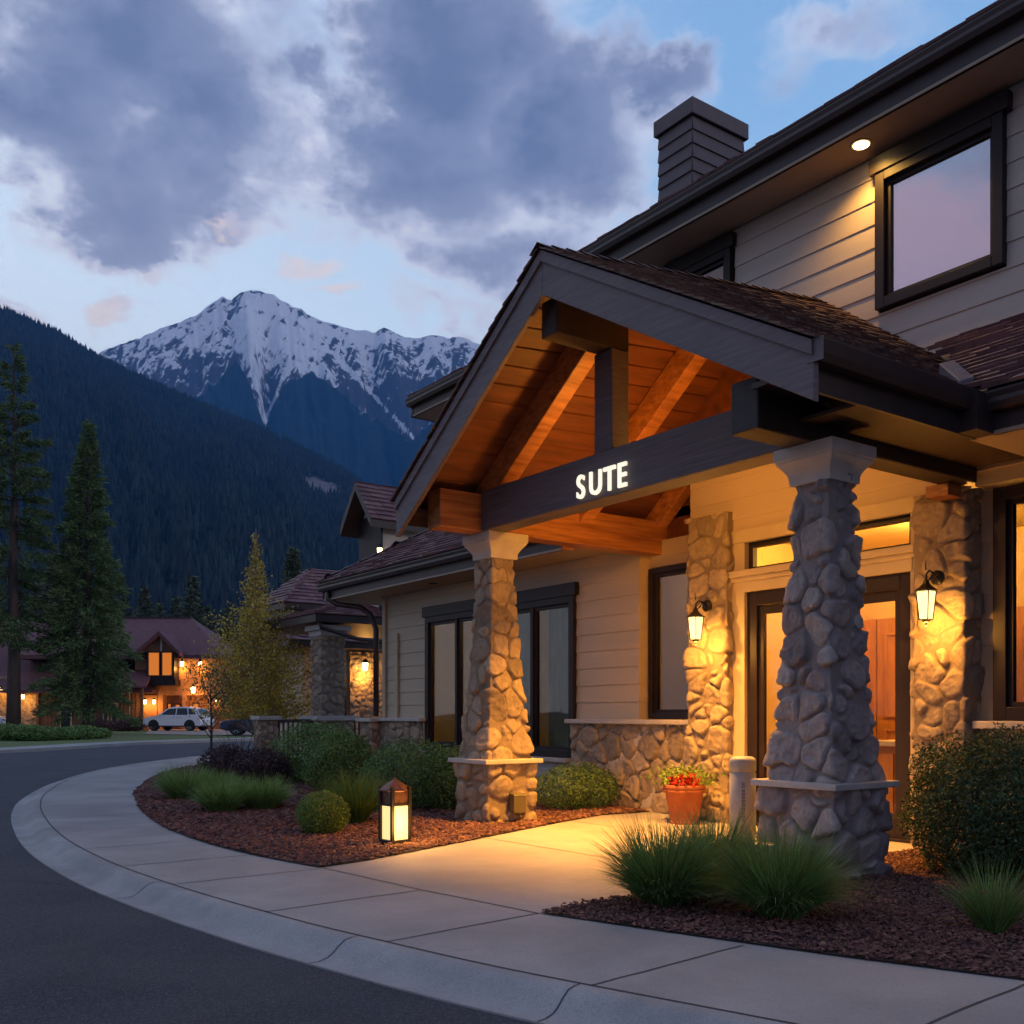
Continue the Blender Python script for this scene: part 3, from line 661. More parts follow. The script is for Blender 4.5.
# --- walls
w = MB()
siding(w, 'y', XL, 9.58, 16.5, 1.17, SOF, -1, holes=((10.86, 14.95, .6, 3.07),)); 
siding(w, 'x', 9.58, XL, XW, 1.17, SOF, -1)
siding(w, 'x', 16.5, XL, 12.5, 1.17, SOF, 1)
sub('wall', w, M['siding'])
w = MB(); siding(w, 'y', XW, 8.40, 9.58, 1.17, 3.5, -1, holes=((8.5, 9.54, 1.2, 3.16),)); sub('wall', w, M['siding'])
w = MB(); siding(w, 'y', XE, 5.0, 8.42, 3.22, 4.32, -1); siding(w, 'x', 8.42, XE, XW, 2.6, 4.7, 1); sub('wall', w, M['siding'])
w = MB(); w.box(XE-.015, XE+.2, 5.46, 5.52, 0, 3.22).box(XE-.015, XE+.2, 7.58, 7.77, 0, 3.22).box(XE-.03, XE+.15, 5.46, 7.77, 3.18, 3.32)
w.box(XE-.02, XE+.2, 5.5, 7.6, 2.62, 2.86); sub('door_surround', w, M['trim'])
w = MB(); w.box(XE-.09, XE+.05, 5.44, 7.78, 2.79, 2.86, .008).box(XE-.05, XE-.01, 5.45, 7.77, 2.74, 2.79, .006); sub('transom_ledge', w, M['trim'])
w = MB(); siding(w, 'y', XR_, -4, 4.9, 1.17, SOF, -1, holes=((2.9, 4.76, 1.2, 3.3),)); sub('wall', w, M['siding'])
w = MB(); siding(w, 'y', XU, -4, 10.95, 4.3, 7.33, -1, ex=.255, holes=((5.06, 6.47, 5.6, 7.28), (8.52, 9.7, 6.0, 7.28), (.4, 2.2, 5.6, 7.28))); sub('upper_wall', w, M['siding_grey'])
w = MB(); siding(w, 'y', XU+.1, 10.95, 14.8, 4.3, 6.62, -1, ex=.255); siding(w, 'x', 14.8, XU+.1, 14, 4.3, 6.62, 1, ex=.255); sub('upper_wall', w, M['siding_grey'])
# back shell so rooms are dark and closed
w = MB(); w.box(14, 14.2, -4, 16.5, 0, 7.3).box(9.0, 14, -4.2, -4, 0, 7.3).box(XL+.02, 14, 16.3, 16.47, 0, 3.42).box(9.0, 14, -4, 16.4, -.05, -.01).box(9.6, 14, -4, 14.7, 7.33, 7.4); sub('back_wall', w, M['intwall'])
w = MB(); w.box(9.3, 14, 8.45, 16.3, 3.44, 3.5).box(9.0, 14, -4, 8.45, 3.44, 3.5); sub('interior_ceiling', w, M['intwall'])
# stone wainscots with sills
def wpath(*p): return list(p)
S = lambda *a, **k: fix(stonework(*a, parent=None, **k), LODGE)
S('stone_wainscot', [(8.80, 10.86), (8.80, 8.42)], 0, 1.12, M['stoneB'], seed=3, cell=(.28, .22), relief=.024, rnd=.018, res=.018)
S('stone_wainscot', [(8.80, 16.55), (8.80, 14.95)], 0, 1.12, M['stoneB'], seed=4, cell=(.24, .2), relief=.032, res=.02)
S('stone_wainscot', [(8.72, 4.86), (8.72, -4)], 0, 1.12, M['stoneB'], seed=5, cell=(.25, .2), relief=.032, res=.022)
w = MB(); w.box(8.80, 9.0, 9.5, 10.86, .0, 1.12).box(8.8, 9.0, 8.42, 9.5, 0, 1.12).box(8.8, 9.0, 14.95, 16.5, 0, 1.12).box(8.8, 9, 10.86, 14.95, 0, .60).box(8.72, 8.9, -4, 4.86, 0, 1.12); sub('wainscot_core', w, M['cap'])
w = MB(); w.box(8.70, XW, 8.40, 10.90, 1.115, 1.175, .012); w.box(8.70, 8.93, 14.9, 16.62, 1.115, 1.175, .012); w.box(8.60, 8.82, -4, 4.88, 1.115, 1.185, .012); w.box(8.72, 8.95, 10.9, 14.9, .56, .62, .01); sub('stone_sill', w, M['cap'])
# end pier of the wainscot
S('stone_pier', [(8.62, 16.95), (8.62, 16.5), (9.0, 16.5), (9.0, 16.95)][::1], 0, 1.1, M['stoneB'], seed=8, closed=True, cell=(.2, .16), relief=.03, res=.02)
w = MB(); w.box(8.54, 9.08, 16.42, 17.03, 1.1, 1.17, .012); sub('pier_cap', w, M['cap'])
# pilasters
S('stone_pilaster', [(XL, 8.37), (8.56, 8.37), (8.56, 7.76), (XL, 7.76)], 0, 3.55, M['stoneB'], seed=12, cell=(.26, .22), relief=.028, rnd=.020, res=.0135)
S('stone_pilaster', [(XL+.1, 5.43), (8.56, 5.43), (8.56, 4.93), (XL+.1, 4.93)], 0, 3.30, M['stoneB'], seed=15, cell=(.27, .23), relief=.028, rnd=.020, res=.0125)

# --- windows
def window(y0, y1, z0, z1, x, mull=(), fw=.09, head=None, glassm=None, rail=(), proud=.05, name='window', curt=None, room=.25):
    fr = MB()
    fr.box(x-proud, x+.08, y0, y0+fw, z0, z1).box(x-proud, x+.08, y1-fw, y1, z0, z1).box(x-proud-.002, x+.082, y0+fw, y1-fw, z0, z0+fw).box(x-proud-.002, x+.082, y0+fw, y1-fw, z1-fw, z1)
    f = sub(name, fr, M['frame'], bevel=.006)
    sh = MB(); a = fw; b = fw+.045
    ys = [y0+fw]+[m for mm_ in mull for m in (mm_-.03, mm_+.03)]+[y1-fw]
    for k in range(0, len(ys), 2):
        c0, c1 = ys[k], ys[k+1]
        sh.box(x-.01, x+.05, c0, c0+.045, z0+a, z1-a).box(x-.01, x+.05, c1-.045, c1, z0+a, z1-a).box(x-.009, x+.051, c0+.045, c1-.045, z0+a, z0+b).box(x-.009, x+.051, c0+.045, c1-.045, z1-b, z1-a)
    for mm_ in mull: sh.box(x-.04, x+.06, mm_-.03, mm_+.03, z0+a, z1-a)
    W('sash', sh, M['frame'], f)
    p_ = MB()
    for k in range(0, len(ys), 2): p_.box(x+.02, x+.028, ys[k]+.04, ys[k+1]-.04, z0+b-.005, z1-b+.005)
    W('pane', p_, glassm or M['glass_dark'], f)
    if head:
        h_ = MB(); h_.box(x-proud-.02, x+.02, y0-.06, y1+.06, z1-.01, z1+head, .006); W('header', h_, M['frame'], f)
    if curt:
        for (c0, c1) in curt:
            nseg = int((c1-c0)/.02); cv = []; 
            for i in range(nseg+1):
                yy = c0+(c1-c0)*i/nseg; xx = x+room+.022*math.sin(i*1.1)+.01*math.sin(i*.37)
                cv += [(xx, yy, z0+.02), (xx, yy, z1-.02)]
            cm = MB(); cm.add(cv, [(2*i, 2*i+2, 2*i+3, 2*i+1) for i in range(nseg)], True); W('curtain', cm, M['curtain'], f)
    return f
window(10.86, 14.95, .62, 2.93, XL-.02, mull=(11.85, 12.9, 13.95), fw=.11, head=.17, curt=((10.95, 11.75), (12.2, 12.85), (12.95, 13.6)), room=.2)
window(8.50, 9.54, 1.19, 3.14, XW-.02, fw=.07, curt=((8.60, 8.85),), room=.3)
window(2.9, 4.76, 1.19, 3.28, XR_-.02, fw=.12, curt=((4.25, 4.6), (3.0, 3.4)), room=.25)
window(5.06, 6.47, 5.62, 7.10, XU-.02, fw=.11, head=.17, glassm=M['glass_up'], proud=.07)
window(8.55, 9.66, 6.0, 7.12, XU-.02, fw=.10, head=.16, glassm=M['glass_dark'])
window(.4, 2.2, 5.62, 7.10, XU-.02, fw=.11, head=.17, glassm=M['glass_up'])
# transom
tr = MB(); x = XE+.06
tr.box(x, x+.07, 5.52, 5.58, 2.86, 3.18).box(x, x+.07, 7.52, 7.58, 2.86, 3.18).box(x-.002, x+.07, 5.58, 7.52, 2.86, 2.90).box(x-.002, x+.07, 5.58, 7.52, 3.12, 3.18)
t_ = sub('transom_window', tr, M['frame']); p_ = MB(); p_.box(x+.03, x+.036, 5.57, 7.53, 2.89, 3.13); W('pane', p_, M['glass_door'], t_)
# door frame, door leaves
fr = MB(); fr.box(x-.03, x+.1, 5.52, 5.66, 0, 2.62).box(x-.03, x+.1, 7.44, 7.58, 0, 2.62).box(x-.032, x+.102, 5.66, 7.44, 2.46, 2.62).box(x-.04, x+.2, 5.5, 7.6, -.002, .03)
sub('door_frame', fr, M['frame'], bevel=.006)
for (d0, d1, hs) in ((5.66, 6.55, 1), (6.55, 7.44, -1)):
    dm = MB(); dm.box(x+.0, x+.05, d0+.003, d0+.075, .03, 2.45).box(x+.0, x+.05, d1-.075, d1-.003, .03, 2.45).box(x+.001, x+.049, d0+.075, d1-.075, .03, .27).box(x+.001, x+.049, d0+.075, d1-.075, 2.36, 2.45)
    dl = sub('door', dm, M['frame'], bevel=.004)
    pm = MB(); pm.box(x+.02, x+.027, d0+.07, d1-.07, .26, 2.37); W('pane', pm, M['glass_door'], dl)
    hy = d1-.05 if hs > 0 else d0+.05
    hm_ = MB(); hm_.tube([(x-.05, hy, .95), (x-.05, hy, 1.45)], .012).tube([(x-.05, hy, 1.0), (x, hy, 1.0)], .008).tube([(x-.05, hy, 1.4), (x, hy, 1.4)], .008); W('handle', hm_, M['bronze'], dl)
# --- interior foyer
w = MB(); w.box(11.6, 11.7, 4.0, 8.44, 0, 3.44); w.box(8.9, 11.6, 8.38, 8.44, 0, 3.44).box(9.05, 11.6, 4.0, 4.06, 0, 3.44); sub('foyer_wall', w, M['intwall'])
w = MB(); w.box(10.9, 11.0, 8.45, 11.9, 0, 3.43).box(9.3, 10.9, 11.85, 11.9, 0, 3.43); sub('partition_wall', w, M['intwall'])
w = MB(); w.box(8.85, 11.6, 4.06, 8.38, 0, .012); sub('foyer_floor', w, M['intfloor'])
pn = MB()
for y0 in (4.3, 5.2, 6.1, 7.0):
    pn.box(11.55, 11.6, y0, y0+.86, .05, 2.5); 
    for (a, b) in ((.25, 1.05), (1.2, 2.3)):
        pn.box(11.525, 11.55, y0+.12, y0+.15, a, b).box(11.525, 11.55, y0+.71, y0+.74, a, b).box(11.526, 11.549, y0+.15, y0+.71, a, a+.03).box(11.526, 11.549, y0+.15, y0+.71, b-.03, b)
for x0 in (10.45, 11.02):
    pn.box(x0, x0+.54, 8.33, 8.38, .05, 2.5)
    for (a, b) in ((.25, 1.05), (1.2, 2.3)):
        pn.box(x0+.08, x0+.10, 8.305, 8.33, a, b).box(x0+.44, x0+.46, 8.305, 8.33, a, b).box(x0+.10, x0+.44, 8.306, 8.329, a, a+.03).box(x0+.10, x0+.44, 8.306, 8.329, b-.03, b)
pn.box(11.55, 11.6, 7.88, 8.33, .05, 2.5)
sub('wood_panelling', pn, M['intwood'], bevel=.004)
ct = empty('reception_counter', (9.75, 5.6, 0), 0, 'wooden reception counter with pale top inside the glass entrance doors', 'counter')
c_ = MB(); c_.box(-.28, .3, -.95, .95, .90, .96, .01); c_.build('countertop', M['cap'], ct)
c_ = MB(); c_.box(-.2, .25, -.9, .9, 0, .90)
for k in range(8): c_.box(-.225, -.2, -.85+k*.22, -.85+k*.22+.14, .1, .82)
c_.build('base', M['intwood'], ct)

# --- leaf clusters (used by every plant)
def leaves(P, Nrm, L_, Wd, rg, jitter=.8):
    """P (n,3) leaf centres; returns V,F of rhombic leaves"""
    n = len(P); a = Nrm+rg.normal(0, jitter, (n, 3)); a /= np.linalg.norm(a, axis=1)[:, None]
    b = rg.normal(0, 1, (n, 3)); b -= a*(a*b).sum(1)[:, None]; b /= np.linalg.norm(b, axis=1)[:, None]; c = np.cross(a, b)
    L_ = L_*rg.uniform(.6, 1.3, n); W_ = Wd*rg.uniform(.6, 1.3, n)
    p0 = P-b*L_[:, None]/2; p2 = P+b*L_[:, None]/2; p1 = P+c*W_[:, None]/2; p3 = P-c*W_[:, None]/2
    return np.stack([p0, p1, p2, p3], 1).reshape(-1, 3), np.arange(4*n).reshape(-1, 4)
def bush(name, loc, size, m, label, cat='bush', n=9000, ll=.035, lw=.022, seed=0, lump=.22, group=None, sprigs=True, flat=1.0):
    rg = np.random.default_rng(seed); e = empty(name, loc, 0, label, cat, group)
    sx, sy, sz = size
    th = rg.uniform(0, 2*math.pi, n); u = rg.uniform(-.92, 1, n); 
    dr = np.stack([np.cos(th)*np.sqrt(1-u*u), np.sin(th)*np.sqrt(1-u*u), u], -1)
    lum = 1+lump*(2*fbm(th*1.6+5, u*3+5, 4, seed+1)-1)+ .10*(2*fbm(th*6+5, u*9+5, 3, seed+2)-1)
    r = rg.uniform(0, 1, n)**.22*lum*np.where(u < 0, 1-.12*u*u, 1)
    P = dr*r[:, None]*np.array([sx/2, sy/2, sz*.55]); P[:, 2] += sz*.45
    ok = P[:, 2] > .02; P = P[ok]; dr = dr[ok]
    V, F = leaves(P, dr*1.0, ll, lw, rg)
    np_mesh('foliage', V, F, m, e)
    tm = MB(); rr = random.Random(seed)
    for k in range(14):
        a = rr.uniform(0, 6.28); q = rr.uniform(.3, .85)
        tm.tube([(math.cos(a)*.03, math.sin(a)*.03, 0), (math.cos(a)*sx*.2*q, math.sin(a)*sy*.2*q, sz*.35), (math.cos(a)*sx*.42*q, math.sin(a)*sy*.42*q, sz*.8*q)], [.012, .009, .004], 5)
    tm.build('stem', M['twig'], e); return e
def grass(name, loc, rad, h, m, label, cat='ornamental grass', n=900, seed=0, spread=.9, width=.007, group=None, foot=.22):
    rg = np.random.default_rng(seed); k = 6
    a = rg.uniform(0, 2*math.pi, n); lean = rg.uniform(0.02, 1, n)**.75*spread; L_ = h*rg.uniform(.6, 1.15, n)
    b0 = rg.uniform(0, 1, n)**.5*rad*foot; a0 = a+rg.normal(0, .5, n)
    t = np.linspace(0, 1, k)
    ph0 = rg.uniform(0.02, 1, n)**.8*spread*1.25
    tm_ = (t[:-1]+t[1:])/2; ph = ph0[:, None]*(.45+.95*tm_[None])+.10
    st_ = L_[:, None]/(k-1)
    hor = np.concatenate([np.zeros((n, 1)), np.cumsum(np.sin(ph)*st_, 1)], 1); z = np.maximum(np.concatenate([np.zeros((n, 1)), np.cumsum(np.cos(ph)*st_, 1)], 1), .008)
    bx = b0*np.cos(a0); by = b0*np.sin(a0)
    wob = rg.normal(0, .05, n)[:, None]*(t**2)[None]
    X = bx[:, None]+np.cos(a)[:, None]*hor-np.sin(a)[:, None]*wob*rad*2; Y = by[:, None]+np.sin(a)[:, None]*hor+np.cos(a)[:, None]*wob*rad*2
    wd = width*rg.uniform(.6, 1.3, n)[:, None]*(1-t**1.6*.92)[None]
    fa = a+rg.uniform(-1.2, 1.2, n)+math.pi/2
    A = np.stack([X+np.cos(fa)[:, None]*wd/2, Y+np.sin(fa)[:, None]*wd/2, z], -1); B = np.stack([X-np.cos(fa)[:, None]*wd/2, Y-np.sin(fa)[:, None]*wd/2, z], -1)
    V = np.stack([A, B], 2).reshape(-1, 3)
    i = np.arange(n)[:, None]*(2*k)+np.arange(k-1)[None]*2
    F = np.stack([i, i+1, i+3, i+2], -1).reshape(-1, 4)
    o = np_mesh(name, V, F, m, smooth=True, label=label, cat=cat, group=group); o.location = loc; return o

vs_ = empty('flower_vase', (9.66, 5.63, .96), 0, 'glass vase of dark red flowers standing on the reception counter', 'vase')
v_ = MB(); v_.lathe([(.05, 0), (.07, .05), (.06, .14), (.075, .18)], seg=16); v_.build('vase', M['cap'], vs_)
rg = np.random.default_rng(3); P = rg.normal(0, 1, (260, 3))*np.array([.075, .085, .05])+np.array([0, 0, .24]); V, F = leaves(P, P*0+[0, 0, 1], .05, .035, rg); np_mesh('foliage', V, F, M['leaflime'], vs_)
P = rg.normal(0, 1, (220, 3))*np.array([.07, .09, .035])+np.array([0, 0, .33]); V, F = leaves(P, P*0+[0, 0, 1], .045, .04, rg); np_mesh('flower', V, F, M['red'], vs_)

# --- columns
zs = [.70, .85, 1.02, 1.25, 1.5, 1.97, 2.37, 2.96, 3.2]; wsx = [.66, .63, .585, .535, .49, .425, .375, .315, .305]
def wfn(z): return np.interp(z, zs, wsx)/.66
for i, (cx, cy) in enumerate(((6.15+.35, 4.54+.35), (6.21+.35, 9.17+.33))):
    ce = empty('column', (cx-off0.x, cy-off0.y, 0)); ce.parent = LODGE
    h_ = .33
    sq = lambda a: [(cx-a, cy+a), (cx-a, cy-a), (cx+a, cy-a), (cx+a, cy+a)]
    fix(stonework('stone_shaft', sq(h_-.03), .70, 3.10, M['stoneA'] if i == 0 else M['stoneB'], None, closed=True, wfn=wfn, seed=21+i*5, cell=(.235, .21), relief=.034 if i == 0 else .026, gap=.006 if i == 0 else .005, rnd=.020 if i == 0 else .016, res=.011 if i == 0 else .014), ce)
    fix(stonework('stone_base', sq(h_-.01), 0, .70, M['stoneA'] if i == 0 else M['stoneB'], None, closed=True, seed=40+i, cell=(.25, .18), relief=.040, gap=.008, rnd=.028, res=.012 if i == 0 else .015), ce)
    lb = MB(); lb.box(cx-.40, cx+.40, cy-.40, cy+.40, .685, .735, .010); W('ledge', lb, M['cap'], ce)
    cp = MB()
    pf = [(.185, 3.03), (.19, 3.09), (.20, 3.115), (.222, 3.15), (.250, 3.185), (.262, 3.20), (.262, 3.215), (.275, 3.22), (.275, 3.312)]
    pv = [(cx+sx*a, cy+sy*a, z) for a, z in pf for sx, sy in ((-1, -1), (1, -1), (1, 1), (-1, 1))]
    n_ = len(pf); cp.add(pv, [(j*4+k, j*4+(k+1) % 4, (j+1)*4+(k+1) % 4, (j+1)*4+k) for j in range(n_-1) for k in range(4)]+[(3, 2, 1, 0), tuple(range(4*n_-4, 4*n_))])
    W('capital', cp, M['cap'], ce)

# --- portico timber
GX = 5.47                                           # gable front
RIDY, RID, EYR, EZR, EYL, EZL = 7.17, 5.47, 4.22, 3.76, 9.87, 3.68
RISE = .48; XB = 9.55
def roofz(x, y):
    rz = RID+RISE*(x-GX)/(XB-GX)
    return rz+(EZR-rz)*(RIDY-y)/(RIDY-EYR) if y < RIDY else rz+(EZL-rz)*(y-RIDY)/(EYL-RIDY)
def slab(mb, x0, x1, y0, y1, top, bot, nx=1):
    """piece following the roof plane between y0 and y1, from roofz-top down to roofz-bot"""
    nx = max(1, int((x1-x0)/.4)); ny = max(1, int(abs(y1-y0)/.4)) if nx > 1 else 1
    xs_ = [x0+(x1-x0)*i/nx for i in range(nx+1)]; ys_ = [y0+(y1-y0)*i/ny for i in range(ny+1)]
    v = [(x, y, roofz(x, y)-h_) for h_ in (top, bot) for x in xs_ for y in ys_]; k = (nx+1)*(ny+1); f = []
    I = lambda i, j, l: l*k+i*(ny+1)+j
    for i in range(nx):
        for j in range(ny):
            f += [(I(i, j, 0), I(i+1, j, 0), I(i+1, j+1, 0), I(i, j+1, 0)), (I(i, j, 1), I(i, j+1, 1), I(i+1, j+1, 1), I(i+1, j, 1))]
    for i in range(nx): f += [(I(i, 0, 0), I(i, 0, 1), I(i+1, 0, 1), I(i+1, 0, 0)), (I(i, ny, 0), I(i+1, ny, 0), I(i+1, ny, 1), I(i, ny, 1))]
    for j in range(ny): f += [(I(0, j, 0), I(0, j+1, 0), I(0, j+1, 1), I(0, j, 1)), (I(nx, j, 0), I(nx, j, 1), I(nx, j+1, 1), I(nx, j+1, 0))]
    mb.add(v, f)
# barge boards
for (ya, yb) in ((EYR-.02, RIDY-.0), (RIDY+.0, EYL+.02)):
    b_ = MB(); slab(b_, GX, GX+.055, ya, yb, .03, .42); o = sub('bargeboard', b_, M['barge'], bevel=.006)
    b2 = MB(); slab(b2, GX-.022, GX+.0, ya, yb, .015, .12); W('crown_moulding', b2, M['barge'], o, bevel=.004)
# ceiling planks (run along X), each board a small step
for side, (ya, yb) in enumerate(((EYR+.05, RIDY), (RIDY, EYL-.05))):
    c_ = MB(); nb = 14; rr = random.Random(side)
    for k in range(nb):
        y0 = ya+(yb-ya)*k/nb; y1 = ya+(yb-ya)*(k+1)/nb-.018
        slab(c_, GX+.056, XB-.03, y0, y1, .10, .135+rr.uniform(0, .004))
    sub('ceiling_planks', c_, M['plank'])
    d_ = MB(); slab(d_, GX+.02, XB-.03, ya, yb, .03, .10); sub('roof_deck', d_, M['dark'])
# rafters of three trusses
for xr_ in (6.28, 7.70):
    for (ya, yb) in ((EYR+.30, RIDY-.06), (RIDY+.06, EYL-.15)):
        r_ = MB(); slab(r_, xr_, xr_+.20, ya, yb, .14, .50); sub('rafter', r_, M['wood'], bevel=.012)
r_ = MB(); slab(r_, 8.98, 9.16, RIDY+.6, EYL-.15, .14, .46); sub('rafter', r_, M['wood'], bevel=.012)
# ridge beam with projecting end
b_ = MB(); b_.box(5.62, 6.52, 7.16, 7.38, 4.74, 5.08); sub('ridge_beam', b_, M['beamx'], bevel=.012)
b_ = MB(); b_.box(6.28, 6.50, 7.14, 7.40, 3.765, 4.74); sub('king_post', b_, M['beam'], bevel=.012)
# sign beam, plate beams
b_ = MB(); b_.box(6.25, 6.53, 5.08, 9.33, 3.315, 3.765); SB = sub('sign_beam', b_, M['beam'], bevel=.014)
b_ = MB(); b_.box(5.62, 8.55, 4.80, 5.06, 3.315, 3.70); sub('plate_beam', b_, M['beamx'], bevel=.014)
b_ = MB(); b_.box(5.72, 9.24, 9.35, 9.62, 3.315, 3.74); sub('plate_beam', b_, M['wood'], bevel=.014)
b_ = MB(); b_.prism([(9.19, 4.4, 3.78), (9.19, 7.17, 5.65), (9.19, 9.7, 3.78)], (.03, 0, 0)); b_.prism([(9.19, 8.43, 3.9), (9.19, 9.7, 3.9), (9.19, 9.7, 3.44), (9.19, 8.43, 3.44)], (.03, 0, 0)); sub('gable_planks', b_, M['plank'])
b_ = MB(); b_.prism([(8.60, 5.0, 4.30), (8.60, 7.17, 5.70), (8.60, 8.6, 4.75), (8.60, 8.6, 4.30)], (.03, 0, 0)); sub('gable_planks', b_, M['plank'])
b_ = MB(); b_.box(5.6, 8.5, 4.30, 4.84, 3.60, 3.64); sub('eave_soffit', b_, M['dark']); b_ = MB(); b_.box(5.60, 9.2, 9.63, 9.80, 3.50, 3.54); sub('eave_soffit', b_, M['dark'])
# corbel blocks
b_ = MB(); b_.box(8.30, 8.52, 4.93, 5.15, 3.20, 3.31); sub('corbel', b_, M['wood'], bevel=.008)

# --- roofs as real courses of shingles
def courses(mb, O, U, V_, inside, ulen, vlen, ex=.17, tw=.2, th=.022, seed=0, rag=.015, zfn=None):
    """O eave corner, U along the eave, V_ up the slope (unit vectors); tiles laid in rows"""
    rr = random.Random(seed); O = Vector(O); U = Vector(U).normalized(); V_ = Vector(V_).normalized(); Nn = U.cross(V_)
    if Nn.z < 0: Nn = -Nn
    nv = int(vlen/ex)+1
    for j in range(nv):
        u = -rr.random()*tw
        while u < ulen:
            w_ = tw*rr.uniform(.65, 1.3); u0, u1 = max(u, 0), min(u+w_-.006, ulen); u += w_
            if u1-u0 < .02: continue
            v0 = j*ex-rr.uniform(0, rag); v1 = min(j*ex+ex*1.15, vlen)
            if v1 <= v0 or not inside((u0+u1)/2, (v0+v1)/2): continue
            t0 = th*rr.uniform(.8, 1.35)
            pts = []
            for (a, b, h_) in ((u0, v0, .002), (u1, v0, .002), (u1, v1, -.004), (u0, v1, -.004), (u0, v0, t0), (u1, v0, t0*rr.uniform(.85, 1.1)), (u1, v1, .006), (u0, v1, .006)):
                q = O+U*a+V_*b+Nn*h_
                if zfn: q.z += zfn(q)
                pts.append(q)
            mb.add(pts, [(4, 5, 6, 7), (0, 1, 5, 4), (1, 2, 6, 5), (3, 0, 4, 7)])
def rowfix(q):   # twist: follow the slightly rising ridge
    base = (RID+(EZR-RID)*(RIDY-q.y)/(RIDY-EYR)) if q.y < RIDY else (RID+(EZL-RID)*(q.y-RIDY)/(EYL-RIDY))
    return roofz(q.x, q.y)-base
s_ = MB(); sl = math.hypot(RIDY-EYR, RID-EZR)
courses(s_, (GX-.05, EYR-.06, EZR-.03), (1, 0, 0), (0, RIDY-EYR, RID-EZR), lambda u, v: True, XB-GX+.06, sl+.05, ex=.115, tw=.14, th=.022, seed=2, zfn=rowfix)
sub('shingle_roof', s_, M['shingle'])
s_ = MB(); sl = math.hypot(EYL-RIDY, RID-EZL)
courses(s_, (GX-.05, EYL+.06, EZL-.03), (1, 0, 0), (0, RIDY-EYL, RID-EZL), lambda u, v: True, XB-GX+.06, sl+.05, ex=.14, tw=.17, th=.026, seed=3, rag=.03, zfn=rowfix)
sub('shingle_roof', s_, M['shingle'])
s_ = MB()
for k in range(24):
    x0 = GX-.06+k*.17; z = RID+RISE*(x0-GX)/(XB-GX)+.02
    for sg in (-1, 1): s_.add([(x0, RIDY, z+.03), (x0+.19, RIDY, z+.035), (x0+.19, RIDY+sg*.12, z-.045), (x0, RIDY+sg*.12, z-.05)], [(0, 1, 2, 3)])
sub('ridge_cap', s_, M['shingle'])
# left wing skirt roof with hip at the far end
TK = .6
def solid_under(pts, th=.06, m='dark', nm='roof_deck'):
    d_ = MB(); a = [Vector(p)-Vector((0, 0, .012)) for p in pts]; d_.prism(a, (0, 0, -th)); sub(nm, d_, M[m])
ye = 17.75; xe = 8.10
s_ = MB(); vl = math.hypot(1.55, 1.55*TK)
courses(s_, (xe-.03, ye, EAV-.01), (0, -1, 0), (1, 0, TK), lambda u, v: u > v*.857-.02, ye-9.8, vl, ex=.16, tw=.30, th=.035, seed=5)
sub('tile_roof', s_, M['tile'])
solid_under([(xe, ye, EAV), (xe, 9.8, EAV), (9.65, 9.8, EAV+1.55*TK), (9.65, ye-1.55, EAV+1.55*TK)])
s_ = MB(); courses(s_, (xe, ye+.03, EAV-.01), (1, 0, 0), (0, -1, TK), lambda u, v: u > v*.857-.02, 5.5, 1.9, ex=.16, tw=.30, th=.035, seed=6)
sub('tile_roof', s_, M['tile']); solid_under([(xe, ye, EAV), (9.65, ye-1.55, EAV+1.55*TK), (13.6, ye-1.55, EAV+1.55*TK), (13.6, ye, EAV)])
s_ = MB()
for k in range(8):
    t0, t1 = k/8, (k+1)/8+.02; a = Vector((xe, ye, EAV)); b = Vector((9.65, ye-1.55, EAV+1.55*TK)); p0 = a.lerp(b, t0); p1 = a.lerp(b, t1)
    for sx, sy in ((.09, .09), (-.09, -.09)): s_.add([p0+Vector((0, 0, .06)), p1+Vector((0, 0, .045)), p1+Vector((sx, sy*1, .0)), p0+Vector((sx, sy, .012))], [(0, 1, 2, 3)])
sub('hip_cap', s_, M['tile'])
# right hand skirt roof
s_ = MB(); TS = .62; xs = 7.44; vl = math.hypot(2.11, 2.11*TS)
courses(s_, (xs-.03, 5.75, EAV-.01), (0, -1, 0), (1, 0, TS), lambda u, v: u > (5.75-4.22)-v*.62, 9.75, vl, ex=.15, tw=.28, th=.035, seed=7)
sub('tile_roof', s_, M['tile'])
solid_under([(xs, 4.22, EAV), (xs, -4, EAV), (9.55, -4, EAV+2.11*TS), (9.55, 5.6, EAV+2.11*TS)])
# valley flashing upstand
s_ = MB(); s_.prism([(7.50, 4.36, 3.80), (7.62, 4.30, 3.84), (7.86, 4.62, 4.12), (7.74, 4.68, 4.08)], (0, 0, .10)); sub('valley_flashing', s_, M['barge'], bevel=.01)
# upper roof
def gable_edge(y0, y1, xe_, zb, zt, nm):
    e_ = MB()
    e_.prism([(xe_+.11, y0, zb), (xe_+.11, y0, zt-.05), (xe_+.14, y0, zt-.05), (xe_+.14, y0, zb)], (0, y1-y0, 0)); f_ = sub('fascia', e_, M['dark'])
    e2 = MB(); zz = zt-.17
    e2.prism([(xe_+.108, y0, zz), (xe_+.02, y0, zz), (xe_-.005, y0, zz+.05), (xe_-.005, y0, zz+.085), (xe_-.02, y0, zz+.125), (xe_-.02, y0, zz+.14), (xe_+.0, y0, zz+.14), (xe_+.012, y0, zz+.09), (xe_+.03, y0, zz+.02), (xe_+.10, y0, zz+.02)], (0, y1-y0, 0)); W('gutter', e2, M['gutter'], f_)
XO = 8.84
gable_edge(-4.5, 11.3, XO, 7.33, 7.70, 'up')
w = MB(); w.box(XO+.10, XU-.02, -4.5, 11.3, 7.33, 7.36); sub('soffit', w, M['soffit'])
s_ = MB(); courses(s_, (XO+.0, 11.35, 7.69), (0, -1, 0), (1, 0, .6), lambda u, v: True, 15.8, 3.2, ex=.16, tw=.3, th=.03, seed=9); sub('tile_roof', s_, M['tile'])
